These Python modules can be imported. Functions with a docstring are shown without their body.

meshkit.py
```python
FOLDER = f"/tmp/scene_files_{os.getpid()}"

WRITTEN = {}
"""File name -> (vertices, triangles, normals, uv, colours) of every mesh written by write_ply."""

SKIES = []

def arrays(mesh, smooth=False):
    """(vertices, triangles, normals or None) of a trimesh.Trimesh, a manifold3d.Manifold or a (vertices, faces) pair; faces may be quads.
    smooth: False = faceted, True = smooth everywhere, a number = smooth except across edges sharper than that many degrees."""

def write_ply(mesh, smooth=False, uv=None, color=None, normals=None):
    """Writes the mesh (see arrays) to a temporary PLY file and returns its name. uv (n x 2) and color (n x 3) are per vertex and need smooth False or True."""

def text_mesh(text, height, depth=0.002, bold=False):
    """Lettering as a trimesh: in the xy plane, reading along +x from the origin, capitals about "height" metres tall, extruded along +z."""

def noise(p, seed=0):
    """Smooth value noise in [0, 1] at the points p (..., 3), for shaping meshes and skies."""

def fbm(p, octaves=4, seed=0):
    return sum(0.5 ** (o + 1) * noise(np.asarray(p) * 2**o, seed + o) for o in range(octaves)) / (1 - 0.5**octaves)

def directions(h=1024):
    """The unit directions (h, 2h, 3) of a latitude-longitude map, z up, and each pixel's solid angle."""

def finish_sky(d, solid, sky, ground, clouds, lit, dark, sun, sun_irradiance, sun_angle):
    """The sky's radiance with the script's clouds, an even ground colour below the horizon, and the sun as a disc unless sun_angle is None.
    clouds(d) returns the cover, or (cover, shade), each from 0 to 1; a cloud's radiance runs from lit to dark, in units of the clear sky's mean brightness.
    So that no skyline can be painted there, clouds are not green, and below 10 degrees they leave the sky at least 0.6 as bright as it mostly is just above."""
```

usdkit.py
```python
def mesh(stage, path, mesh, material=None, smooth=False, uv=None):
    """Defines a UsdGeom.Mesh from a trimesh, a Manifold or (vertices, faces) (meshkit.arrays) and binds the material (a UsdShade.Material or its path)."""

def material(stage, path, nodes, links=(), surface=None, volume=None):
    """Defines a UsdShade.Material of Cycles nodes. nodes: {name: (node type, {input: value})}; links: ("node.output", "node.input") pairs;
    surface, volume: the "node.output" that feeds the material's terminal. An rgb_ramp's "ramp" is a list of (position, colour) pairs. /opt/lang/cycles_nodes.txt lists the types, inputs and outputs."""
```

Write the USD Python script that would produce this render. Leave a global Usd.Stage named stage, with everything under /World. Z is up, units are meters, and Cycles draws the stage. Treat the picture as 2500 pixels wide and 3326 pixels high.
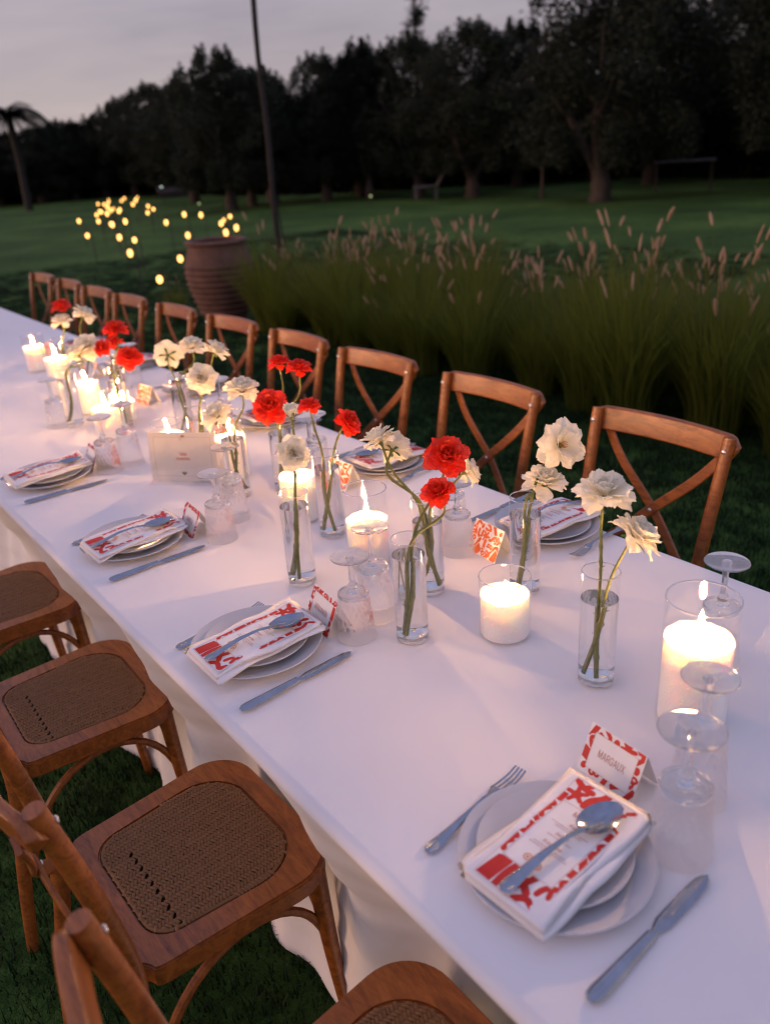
import math, random
import numpy as np, trimesh
from shapely.geometry import Polygon, LineString, Point, box as sbox
from shapely import affinity
from shapely.ops import unary_union
import usdkit, meshkit
from pxr import Usd, UsdGeom, UsdLux, UsdShade, Gf, Sdf, Vt

stage = Usd.Stage.CreateInMemory()
UsdGeom.SetStageUpAxis(stage, 'Z'); UsdGeom.SetStageMetersPerUnit(stage, 1.0)
UsdGeom.Xform.Define(stage, '/World'); UsdGeom.Scope.Define(stage, '/World/Looks')
stage.SetDefaultPrim(stage.GetPrimAtPath('/World'))

# ------------------------------------------------------------------ camera, sky, sun, exposure
YAW, PITCH, ROLL = 0.645116, 0.422610, -0.0685573
EYE = np.array([0, 0, 1.61])
_f = np.array([math.sin(YAW)*math.cos(PITCH), math.cos(YAW)*math.cos(PITCH), -math.sin(PITCH)])
_r = np.cross(_f, [0, 0, 1]); _r /= np.linalg.norm(_r); _u = np.cross(_r, _f)
CR = math.cos(ROLL)*_r + math.sin(ROLL)*_u
CU = -math.sin(ROLL)*_r + math.cos(ROLL)*_u
CF = _f
cam = UsdGeom.Camera.Define(stage, '/World/camera')
cam.CreateHorizontalApertureAttr(27.45)
cam.CreateFocalLengthAttr(27.45*1770.7/1663)
cam.CreateFStopAttr(2.9)
cam.CreateFocusDistanceAttr(1.56)
cam.CreateClippingRangeAttr(Gf.Vec2f(0.05, 2000))
cam.CreateExposureAttr(-0.06)
cam.AddTransformOp().Set(Gf.Matrix4d(*CR, 0, *CU, 0, *(-CF), 0, *EYE, 1))

SUN_AZ, SUN_EL = math.radians(-62), math.radians(5.5)      # last glow of the sunset, off to the left
sdir = np.array([math.sin(SUN_AZ)*math.cos(SUN_EL), math.cos(SUN_AZ)*math.cos(SUN_EL), math.sin(SUN_EL)])
sky = UsdLux.DomeLight.Define(stage, '/World/sky')
skym = usdkit.material(stage, '/World/Looks/sky', {
    'tc': ('texture_coordinate', {}),
    'sep': ('separate_xyz', {}),
    'ab': ('math', {'math_type': 'absolute'}),
    'grad': ('rgb_ramp', {'ramp': [(0, (5.6, 4.75, 4.75)), (.07, (5.2, 4.5, 4.7)), (.2, (4.5, 4.15, 4.95)), (.5, (3.75, 3.8, 5.7)), (1, (3.6, 4.0, 6.9))]}),
    'map': ('mapping', {'scale': (1.2, 1.2, 7.0)}),
    'noi': ('noise_texture', {'scale': 1.7, 'detail': 6.0, 'roughness': .55, 'distortion': .4}),
    'cr': ('rgb_ramp', {'ramp': [(.28, (.76, .76, .83)), (.47, (.98, .97, 1.0)), (.58, (1.08, 1.05, 1.05)), (.74, (1.26, 1.2, 1.17))]}),
    'cl': ('mix_color', {'blend_type': 'multiply', 'fac': 1.0, 'use_clamp': False}),
    'dot': ('vector_math', {'math_type': 'dot_product', 'vector2': tuple(map(float, sdir))}),
    'gl': ('map_range', {'range_type': 'smoothstep', 'from_min': .25, 'from_max': 1.0, 'to_min': 0.0, 'to_max': 1.0, 'clamp': True}),
    'glow': ('mix_color', {'blend_type': 'add', 'use_clamp': False, 'b': (5.0, 3.2, 3.2)}),
    'sky': ('sky_texture', {'sky_type': 'single_scattering', 'sun_disc': False, 'sun_elevation': SUN_EL, 'sun_rotation': SUN_AZ}),
    'mix': ('mix_color', {'fac': .90, 'use_clamp': False}),
    'bg': ('background_shader', {'strength': .1})},
    [('tc.generated', 'sep.vector'), ('sep.z', 'ab.value1'), ('ab.value', 'grad.fac'), ('tc.generated', 'map.vector'), ('map.vector', 'noi.vector'),
     ('noi.fac', 'cr.fac'), ('grad.color', 'cl.a'), ('cr.color', 'cl.b'), ('sky.color', 'mix.a'), ('tc.generated', 'dot.vector1'), ('dot.value', 'gl.value'), ('gl.result', 'glow.fac'), ('cl.result', 'glow.a'), ('glow.result', 'mix.b'), ('mix.result', 'bg.color')],
    surface='bg.background')
UsdShade.MaterialBindingAPI.Apply(sky.GetPrim()).Bind(skym)
sun = UsdLux.DistantLight.Define(stage, '/World/sun')
sun.CreateIntensityAttr(0.38); sun.CreateAngleAttr(22.0); sun.CreateNormalizeAttr(True); sun.CreateColorAttr(Gf.Vec3f(1.0, .56, .34))
zz = sdir; xx = np.cross([0, 0, 1], zz); xx /= np.linalg.norm(xx); yy = np.cross(zz, xx)
sun.AddTransformOp().Set(Gf.Matrix4d(*xx, 0, *yy, 0, *zz, 0, 0, 0, 10, 1))

# ------------------------------------------------------------------ helpers
_names = {}
def numbered(parent, name):
    k = (parent, name); n = _names.get(k, 0); _names[k] = n + 1
    return name if n == 0 else f'{name}_{n:03d}'
def tag(prim, label=None, cat=None, group=None, kind=None):
    for k, v in (('label', label), ('category', cat), ('group', group), ('kind', kind)):
        if v: prim.SetCustomDataByKey(k, v)
    return prim
def thing(name, label, cat, loc=(0, 0, 0), rz=0, group=None, scale=None, mat=None):
    path = '/World/' + numbered('/World', name)
    x = UsdGeom.Xform.Define(stage, path)
    if mat is not None:
        x.AddTransformOp().Set(mat)
    else:
        x.AddTranslateOp().Set(Gf.Vec3d(*map(float, loc)))
        if rz: x.AddRotateZOp().Set(math.degrees(rz))
        if scale is not None: x.AddScaleOp().Set(Gf.Vec3f(*(scale if np.ndim(scale) else (scale,)*3)))
    return tag(x.GetPrim(), label, cat, group)
def part(parent, name, mesh, mat, smooth=30, label=None, kind=None):
    pp = str(parent.GetPath()) if hasattr(parent, 'GetPath') else parent
    if name in ('border_print', 'back_print', 'small_print', 'fruit_drawing'): kind = 'stuff'
    m = usdkit.mesh(stage, pp + '/' + numbered(pp, name), mesh, M[mat] if isinstance(mat, str) else mat, smooth)
    return tag(m.GetPrim(), label, None, None, kind)
def proto(name):
    return stage.CreateClassPrim('/World/' + name)
def copy_of(src, name, label, cat, loc, rz=0, group=None, scale=None, mat=None):
    t = thing(name, label, cat, loc, rz, group, scale, mat)
    t.GetReferences().AddInternalReference(src.GetPath()); t.SetInstanceable(True)
    return t

cat = trimesh.util.concatenate
def TM(v, f): return trimesh.Trimesh(np.asarray(v, float), np.asarray(f, int), process=False)
def grid_faces(nr, nc, wrap=False):
    i, j = np.meshgrid(np.arange(nr-1), np.arange(nc if wrap else nc-1), indexing='ij')
    a = i*nc + j; b = i*nc + (j+1) % nc; c = (i+1)*nc + (j+1) % nc; d = (i+1)*nc + j
    q = np.stack([a, b, c, d], -1).reshape(-1, 4)
    return np.vstack([q[:, [0, 1, 2]], q[:, [0, 2, 3]]])
def lathe(prof, n=40, disp=None):
    prof = np.asarray(prof, float); a = np.arange(n)*2*np.pi/n
    R = prof[:, 0][:, None]*np.ones(n); Z = prof[:, 1][:, None]*np.ones(n)
    if disp is not None: R = R + disp(a[None, :], Z, R)
    v = np.stack([R*np.cos(a), R*np.sin(a), Z], -1).reshape(-1, 3)
    m = TM(v, grid_faces(len(prof), n, True)); return m
def tube(pts, rad, sides=8, caps=True):
    p = np.asarray(pts, float); rad = np.broadcast_to(np.asarray(rad, float), (len(p),))
    t = np.gradient(p, axis=0); t /= np.linalg.norm(t, axis=1, keepdims=True) + 1e-12
    ref = np.array([0, 0, 1.]) if abs(t[:, 2]).mean() < .8 else np.array([1., 0, 0])
    a = np.cross(t, ref); a /= np.linalg.norm(a, axis=1, keepdims=True) + 1e-12
    b = np.cross(t, a); ang = np.arange(sides)*2*np.pi/sides
    v = p[:, None] + rad[:, None, None]*(np.cos(ang)[None, :, None]*a[:, None] + np.sin(ang)[None, :, None]*b[:, None])
    v = v.reshape(-1, 3); f = grid_faces(len(p), sides, True)[:, ::-1]
    if caps:
        n = len(v); v = np.vstack([v, p[0], p[-1]]); k = np.arange(sides); l = (len(p)-1)*sides
        f = np.vstack([f, np.stack([k, np.full(sides, n), (k+1) % sides], 1)[:, ::-1]*1, np.stack([l+k, l+(k+1) % sides, np.full(sides, n+1)], 1)[:, ::-1]])
    m = TM(v, f)
    if m.volume < 0: m.invert()
    return m
def smoothpath(pts, n=24):
    from scipy.interpolate import CubicSpline, PchipInterpolator
    p = np.asarray(pts, float); s = np.r_[0, np.cumsum(np.linalg.norm(np.diff(p, axis=0), axis=1))]
    return CubicSpline(s, p, bc_type='natural')(np.linspace(0, s[-1], n))
def bar(pts, w, h, wdir=None, n=None, r=.25):
    """a flat strip of section w x h (rounded) swept along pts; wdir: direction of the width"""
    p = np.asarray(pts, float); t = np.gradient(p, axis=0); t /= np.linalg.norm(t, axis=1, keepdims=True)
    wd = np.broadcast_to(np.asarray(wdir, float), p.shape); wd = wd - t*(wd*t).sum(1, keepdims=True); wd /= np.linalg.norm(wd, axis=1, keepdims=True)
    hd = np.cross(t, wd)
    q = min(w, h)*r
    sec = np.array([(w/2, -h/2+q), (w/2, h/2-q), (w/2-q, h/2), (-w/2+q, h/2), (-w/2, h/2-q), (-w/2, -h/2+q), (-w/2+q, -h/2), (w/2-q, -h/2)])
    v = (p[:, None] + sec[None, :, :1]*wd[:, None] + sec[None, :, 1:]*hd[:, None]).reshape(-1, 3)
    f = grid_faces(len(p), 8, True); N = len(v); l = (len(p)-1)*8; k = np.arange(8)
    v = np.vstack([v, p[0], p[-1]])
    f = np.vstack([f, np.stack([(k+1) % 8, k, np.full(8, N)], 1), np.stack([l+k, l+(k+1) % 8, np.full(8, N+1)], 1)])
    m = TM(v, f)
    if m.volume < 0: m.invert()
    return m
def rbox(sx, sy, sz, r=.004, c=(0, 0, 0)):
    m = trimesh.creation.box((1, 1, 1)); V = []
    s = np.array([sx, sy, sz])/2
    for d in range(3):
        e = s - r; e[d] = s[d]
        for sg in np.array(np.meshgrid([-1, 1], [-1, 1], [-1, 1])).reshape(3, -1).T: V.append(sg*e)
    return trimesh.convex.convex_hull(np.array(V)).apply_translation(c)
def extrude(poly, h):
    g = [p for p in getattr(poly, 'geoms', [poly]) if p.geom_type == 'Polygon' and p.area > 1e-9]
    return cat([trimesh.creation.extrude_polygon(p, h, engine='earcut') for p in g])
def frame_mat(o, x, y, z): return Gf.Matrix4d(*map(float, x), 0, *map(float, y), 0, *map(float, z), 0, *map(float, o), 1)

# ------------------------------------------------------------------ materials
M = {}
def simple(name, col, rough=.6, **kw):
    M[name] = usdkit.material(stage, '/World/Looks/' + name, {'p': ('principled_bsdf', {'base_color': col, 'roughness': rough, **kw})}, [], surface='p.BSDF')
def varied(name, c0, c1, rough=.6, scale=20, detail=3, bump=0, bscale=60, coord='object', stretch=(1, 1, 1), island=0, trans=0, **kw):
    n = {'tc': ('texture_coordinate', {}), 'map': ('mapping', {'scale': stretch}), 'no': ('noise_texture', {'scale': scale, 'detail': detail, 'roughness': .6}),
         'rr': ('rgb_ramp', {'ramp': [(.3, c0), (.7, c1)]}), 'p': ('principled_bsdf', {'roughness': rough, **kw})}
    l = [('tc.' + coord, 'map.vector'), ('map.vector', 'no.vector')]
    fac = 'no.fac'
    if island:
        n['g'] = ('geometry', {}); n['mm'] = ('mix_float', {'fac': island}); l += [('no.fac', 'mm.a'), ('g.random_per_island', 'mm.b')]; fac = 'mm.result'
        n['rr'] = ('rgb_ramp', {'ramp': [(.15, c0), (.85, c1)]})
    l += [(fac, 'rr.fac'), ('rr.color', 'p.base_color')]
    if bump:
        n['bn'] = ('noise_texture', {'scale': bscale, 'detail': 4.0}); n['b'] = ('bump', {'strength': bump, 'distance': .002})
        l += [('map.vector', 'bn.vector'), ('bn.fac', 'b.height'), ('b.normal', 'p.normal')]
    surf = 'p.BSDF'
    if trans:
        n['t'] = ('translucent_bsdf', {}); n['mx'] = ('mix_closure', {'fac': trans}); l += [('rr.color', 't.color'), ('p.BSDF', 'mx.closure1'), ('t.BSDF', 'mx.closure2')]; surf = 'mx.closure'
    M[name] = usdkit.material(stage, '/World/Looks/' + name, n, l, surface=surf)

varied('cloth', (.78, .755, .745), (.82, .80, .79), .85, scale=2.2, bump=.22, bscale=900, coord='object')
varied('linen', (.78, .77, .78), (.84, .83, .84), .9, scale=30, bump=.3, bscale=1500)
varied('porcelain', (.51, .51, .52), (.55, .55, .56), .17, scale=8)
varied('paper', (.80, .78, .76), (.84, .82, .80), .75, scale=40)
varied('paper_thin', (.80, .77, .74), (.84, .81, .78), .8, scale=40, trans=.3)
varied('red_print', (.52, .018, .012), (.60, .028, .016), .6, scale=60)
varied('orange_print', (.62, .06, .015), (.78, .17, .03), .55, scale=45)
simple('text_ink', (.50, .24, .20), .7)
simple('thin_ink', (.50, .30, .26), .7)
simple('heart_green', (.14, .20, .03), .6)
simple('mandarin', (.70, .26, .05), .6)
varied('steel', (.34, .36, .39), (.44, .46, .50), .10, scale=30, metallic=1.0, bump=.05, bscale=400)
varied('steel_chased', (.40, .41, .43), (.50, .51, .53), .2, scale=30, metallic=1.0, bump=.9, bscale=700)
simple('bolt', (.75, .75, .76), .3, metallic=1.0)
def glassy(name, ior, clear, tint=(1, 1, 1)):
    n = {'g': ('glass_bsdf', {'color': tint, 'IOR': ior, 'roughness': 0.0}), 't': ('transparent_bsdf', {'color': tint}), 'lw': ('layer_weight', {'blend': .5}),
         'mr': ('map_range', {'from_min': 0.0, 'from_max': .85, 'to_min': clear, 'to_max': .04, 'clamp': True}), 'm': ('mix_closure', {})}
    M[name] = usdkit.material(stage, '/World/Looks/' + name, n, [('lw.facing', 'mr.value'), ('mr.result', 'm.fac'), ('g.BSDF', 'm.closure1'), ('t.BSDF', 'm.closure2')], surface='m.closure')
glassy('glass', 1.45, .45, (.99, .992, .99))
glassy('vase_glass', 1.45, .25, (.99, .992, .99))
glassy('water', 1.33, .12, (.995, .997, .99))
M['pane'] = usdkit.material(stage, '/World/Looks/pane', {'f': ('layer_weight', {'blend': .5}), 'pw': ('math', {'math_type': 'power', 'value2': 5.0}), 'ma': ('math', {'math_type': 'multiply_add', 'value2': .75, 'value3': .035}), 't': ('transparent_bsdf', {'color': (.985, .985, .98)}), 'g': ('glossy_bsdf', {'color': (1, 1, 1), 'roughness': .015}), 'm': ('mix_closure', {})},
    [('f.facing', 'pw.value1'), ('pw.value', 'ma.value1'), ('ma.value', 'm.fac'), ('t.BSDF', 'm.closure1'), ('g.BSDF', 'm.closure2')], surface='m.closure')
M['cut_wall'] = usdkit.material(stage, '/World/Looks/cut_wall', {'f': ('layer_weight', {'blend': .5}), 'pw': ('math', {'math_type': 'power', 'value2': 3.2}), 'ma': ('math', {'math_type': 'multiply_add', 'value2': .85, 'value3': .07}), 't': ('transparent_bsdf', {'color': (.975, .975, .97)}), 'g': ('glossy_bsdf', {'color': (1, 1, 1), 'roughness': .03}), 'm': ('mix_closure', {}),
    'gl': ('glass_bsdf', {'color': (1, 1, 1), 'IOR': 1.45, 'roughness': 0.0}), 'm2': ('mix_closure', {'fac': .7})},
    [('f.facing', 'pw.value1'), ('pw.value', 'ma.value1'), ('ma.value', 'm.fac'), ('t.BSDF', 'm.closure1'), ('g.BSDF', 'm.closure2'), ('m.closure', 'm2.closure1'), ('gl.BSDF', 'm2.closure2')], surface='m2.closure')
M['wax'] = usdkit.material(stage, '/World/Looks/wax', {
    'tc': ('texture_coordinate', {}), 'v': ('voronoi_texture', {'scale': 420.0}), 'b': ('bump', {'strength': .6, 'distance': .002}),
    'p': ('principled_bsdf', {'base_color': (.86, .83, .78), 'roughness': .6, 'subsurface_weight': .30, 'subsurface_scale': .007, 'subsurface_radius': (1.0, .7, .45)})},
    [('tc.object', 'v.vector'), ('v.distance', 'b.height'), ('b.normal', 'p.normal')], surface='p.BSDF')
def emit(name, col, s): M[name] = usdkit.material(stage, '/World/Looks/' + name, {'e': ('emission', {'color': col, 'strength': s})}, [], surface='e.emission')
FLAME = 1500.0
emit('flame', (1.0, .50, .19), FLAME)
emit('bulb', (1.0, .50, .13), 5.0)
emit('lamp_white', (.75, .95, .9), 2.5)
emit('lamp_green', (.5, .6, .25), 1.2)
simple('wick', (.03, .025, .02), .9)
def woodmat(name, c0, c1, c2):
    M[name] = usdkit.material(stage, '/World/Looks/' + name, {
        'tc': ('texture_coordinate', {}), 'oi': ('object_info', {}), 'add': ('vector_math', {'math_type': 'add'}), 'map': ('mapping', {'scale': (9, 1.6, 9)}),
        'n': ('noise_texture', {'scale': 5.0, 'detail': 5.0, 'roughness': .6, 'distortion': 1.2}), 'n2': ('noise_texture', {'scale': 42.0, 'detail': 3.0}),
        'mf': ('mix_float', {'fac': .3}), 'r': ('rgb_ramp', {'ramp': [(.32, c0), (.5, c1), (.68, c2)]}), 'b': ('bump', {'strength': .12, 'distance': .002}),
        'p': ('principled_bsdf', {'roughness': .38, 'coat_weight': .15, 'coat_roughness': .25})},
        [('tc.object', 'add.vector1'), ('oi.random', 'add.vector2'), ('add.vector', 'map.vector'), ('map.vector', 'n.vector'), ('map.vector', 'n2.vector'), ('n.fac', 'mf.a'), ('n2.fac', 'mf.b'),
         ('mf.result', 'r.fac'), ('r.color', 'p.base_color'), ('mf.result', 'b.height'), ('b.normal', 'p.normal')], surface='p.BSDF')
woodmat('wood', (.10, .025, .005), (.24, .070, .012), (.36, .116, .021))
varied('rattan', (.20, .090, .027), (.76, .43, .17), .6, scale=18, island=.75, bump=.3, bscale=300)
varied('rattan_base', (.03, .015, .007), (.05, .024, .011), .8, scale=60)
varied('terracotta', (.10, .047, .032), (.165, .080, .055), .85, scale=9, bump=.5, bscale=50)
varied('pole_wood', (.008, .006, .005), (.016, .012, .010), .8, scale=12, bump=.4, bscale=60)
simple('stake_black', (.02, .02, .02), .6)
varied('stem_green', (.085, .115, .02), (.18, .19, .045), .5, scale=70)
varied('sepal_green', (.05, .11, .03), (.10, .17, .05), .5, scale=70, trans=.25)
varied('white_petal', (.89, .84, .68), (.93, .90, .80), .55, scale=28, trans=.46, specular_ior_level=.25)
varied('red_petal', (.84, .026, .010), (.92, .070, .022), .5, scale=28, trans=.30)
simple('stamen', (.35, .17, .04), .7)
varied('grass_blade', (.008, .026, .007), (.034, .070, .020), .6, scale=1.4, island=.6, trans=.2, coord='object', specular_ior_level=.2)
varied('fountain_blade', (.12, .145, .02), (.62, .53, .15), .6, scale=3, island=.75, trans=.48, specular_ior_level=.2)
varied('plume', (.44, .30, .19), (.72, .54, .37), .9, scale=30, island=.5, trans=.3)
varied('olive_leaf', (.018, .023, .014), (.070, .078, .050), .7, scale=.8, island=.6, trans=.08, specular_ior_level=.12)
varied('dark_leaf', (.006, .009, .006), (.016, .021, .012), .75, scale=.8, island=.6, trans=.04, specular_ior_level=.05)
varied('bark', (.022, .016, .013), (.06, .045, .036), .9, scale=8, bump=.8, bscale=30, stretch=(1, 1, .3))
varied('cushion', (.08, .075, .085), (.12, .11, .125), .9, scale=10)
varied('dark_frame', (.012, .011, .010), (.02, .018, .016), .7, scale=10)
M['lawn'] = usdkit.material(stage, '/World/Looks/lawn', {
    'g': ('geometry', {}), 'n1': ('noise_texture', {'scale': .35, 'detail': 5.0, 'roughness': .65}), 'n2': ('noise_texture', {'scale': 14.0, 'detail': 6.0, 'roughness': .7}),
    'mf': ('mix_float', {'fac': .45}), 'r': ('rgb_ramp', {'ramp': [(.36, (.020, .046, .009)), (.5, (.052, .118, .022)), (.62, (.110, .190, .040))]}),
    'n3': ('noise_texture', {'scale': 60.0, 'detail': 4.0}), 'b': ('bump', {'strength': .8, 'distance': .05}),
    'p': ('principled_bsdf', {'roughness': .9, 'specular_ior_level': .15})},
    [('g.position', 'n1.vector'), ('g.position', 'n2.vector'), ('g.position', 'n3.vector'), ('n1.fac', 'mf.a'), ('n2.fac', 'mf.b'), ('mf.result', 'r.fac'), ('r.color', 'p.base_color'),
     ('n3.fac', 'b.height'), ('b.normal', 'p.normal')], surface='p.BSDF')

T = 0.75                       # table top
NEAR, FAR = 0.434, 1.455       # the table's two long edges (x); its length runs along y
rng = np.random.default_rng(7)

# ------------------------------------------------------------------ ground
def make_lawn():
    xs = np.r_[np.linspace(-220, -8, 24), np.linspace(-7, 32, 118), np.linspace(34, 240, 24)]
    ys = np.r_[np.linspace(-160, -4, 18), np.linspace(-3, 42, 136), np.linspace(44, 280, 26)]
    X, Y = np.meshgrid(xs, ys, indexing='ij')
    Z = .10*(meshkit.fbm(np.stack([X*.22, Y*.22, X*0], -1), 3, 3) - .5)*np.clip((np.hypot(X-1, Y-2)-5)/6, 0, 1) - .004
    m = TM(np.stack([X, Y, Z], -1).reshape(-1, 3), grid_faces(len(xs), len(ys)))
    if m.face_normals[0][2] < 0: m.invert()
    p = usdkit.mesh(stage, '/World/lawn', m, M['lawn'], True).GetPrim()
    tag(p, 'wide mown green lawn around the table and up to the trees', 'lawn', None, 'structure')
make_lawn()

def blade_mesh(rng, n, spread, h0, h1, w, segs=2, lean=.5, round_=False):
    V, F = [], []; k = 0
    for i in range(n):
        if round_:
            a, rr = rng.uniform(0, 2*np.pi), spread*math.sqrt(rng.uniform()); x, y = rr*math.cos(a), rr*math.sin(a)
        else:
            x, y = rng.uniform(-spread, spread, 2); a = rng.uniform(0, 2*np.pi)
        h = rng.uniform(h0, h1); L = lean*h*rng.uniform(.2, 1)
        d = np.array([math.cos(a), math.sin(a)]); sd = np.array([-d[1], d[0]])
        for s in range(segs+1):
            t = s/segs; wz = w*(1-t*.9)*.5
            c = np.array([x, y]) + d*L*t*t
            V += [[*(c-sd*wz), h*t*(1-.15*t)], [*(c+sd*wz), h*t*(1-.15*t)]]
            if s: F += [[k, k+1, k+3], [k, k+3, k+2]]; k += 2
        k += 2
    return TM(V, F)
def make_grass():
    inst = UsdGeom.PointInstancer.Define(stage, '/World/grass')
    tag(inst.GetPrim(), 'short dark green grass blades of the lawn', 'grass', None, 'stuff')
    r = np.random.default_rng(11); protos = []
    for k in range(4):
        pth = f'/World/grass/tuft_{k:03d}' if k else '/World/grass/tuft'
        usdkit.mesh(stage, pth, blade_mesh(r, 120, .085, .02, .05, .0042, 2, .9), M['grass_blade'], False); protos.append(pth)
    pts, sc, rot, idx = [], [], [], []
    g = .125
    for x in np.arange(-1.0, 10.5, g):
        for y in np.arange(-.6, 15, g):
            dep = np.array([x, y, -1.6])@CF; lat = np.array([x, y, -1.6])@CR; up = np.array([x, y, -1.6])@CU
            if dep < .25 or abs(lat) > .52*dep+.3 or abs(up) > .68*dep+.3: continue
            if NEAR+.25 < x < FAR-.1 or (x > 5.5 and y < 5): continue
            if dep > 7 and r.uniform() < .35: continue
            pts.append((x+r.uniform(-.05, .05), y+r.uniform(-.05, .05), 0)); s = r.uniform(.75, 1.25)
            sc.append((s, s, s*r.uniform(.8, 1.2))); a = r.uniform(0, 2*np.pi); rot.append(Gf.Quath(math.cos(a/2), 0, 0, math.sin(a/2))); idx.append(int(r.integers(4)))
    inst.CreatePrototypesRel().SetTargets([Sdf.Path(q) for q in protos])
    inst.CreatePositionsAttr(Vt.Vec3fArray([Gf.Vec3f(*map(float, q)) for q in pts])); inst.CreateScalesAttr(Vt.Vec3fArray([Gf.Vec3f(*map(float, q)) for q in sc]))
    inst.CreateOrientationsAttr(Vt.QuathArray(rot)); inst.CreateProtoIndicesAttr(Vt.IntArray(idx))
make_grass()

# ------------------------------------------------------------------ trees
def leaf_cloud(r, centers, radii, per, size, flat=.35):
    k_ = np.maximum(14, (per*np.minimum(1, (np.asarray(radii)/.32)**1.6)).astype(int)); C = np.repeat(centers, k_, 0); R = np.repeat(radii, k_)
    n = len(C); d = r.normal(size=(n, 3)); d /= np.linalg.norm(d, axis=1, keepdims=True)
    P = C + d*(R*r.uniform(.25, 1, n)**.6)[:, None]*np.array([1, 1, .85])
    ax = r.normal(size=(n, 3)); ax[:, 2] *= .8; ax /= np.linalg.norm(ax, axis=1, keepdims=True)
    b = np.cross(ax, r.normal(size=(n, 3))); b /= np.linalg.norm(b, axis=1, keepdims=True)
    L = size*r.uniform(.6, 1.3, n)[:, None]; W = L*flat*.5
    V = np.stack([P-ax*L*.5, P+b*W, P+ax*L*.5, P-b*W], 1).reshape(-1, 3)
    k = np.arange(n)*4
    return TM(V, np.vstack([np.stack([k, k+1, k+2], 1), np.stack([k, k+2, k+3], 1)]))
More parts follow.
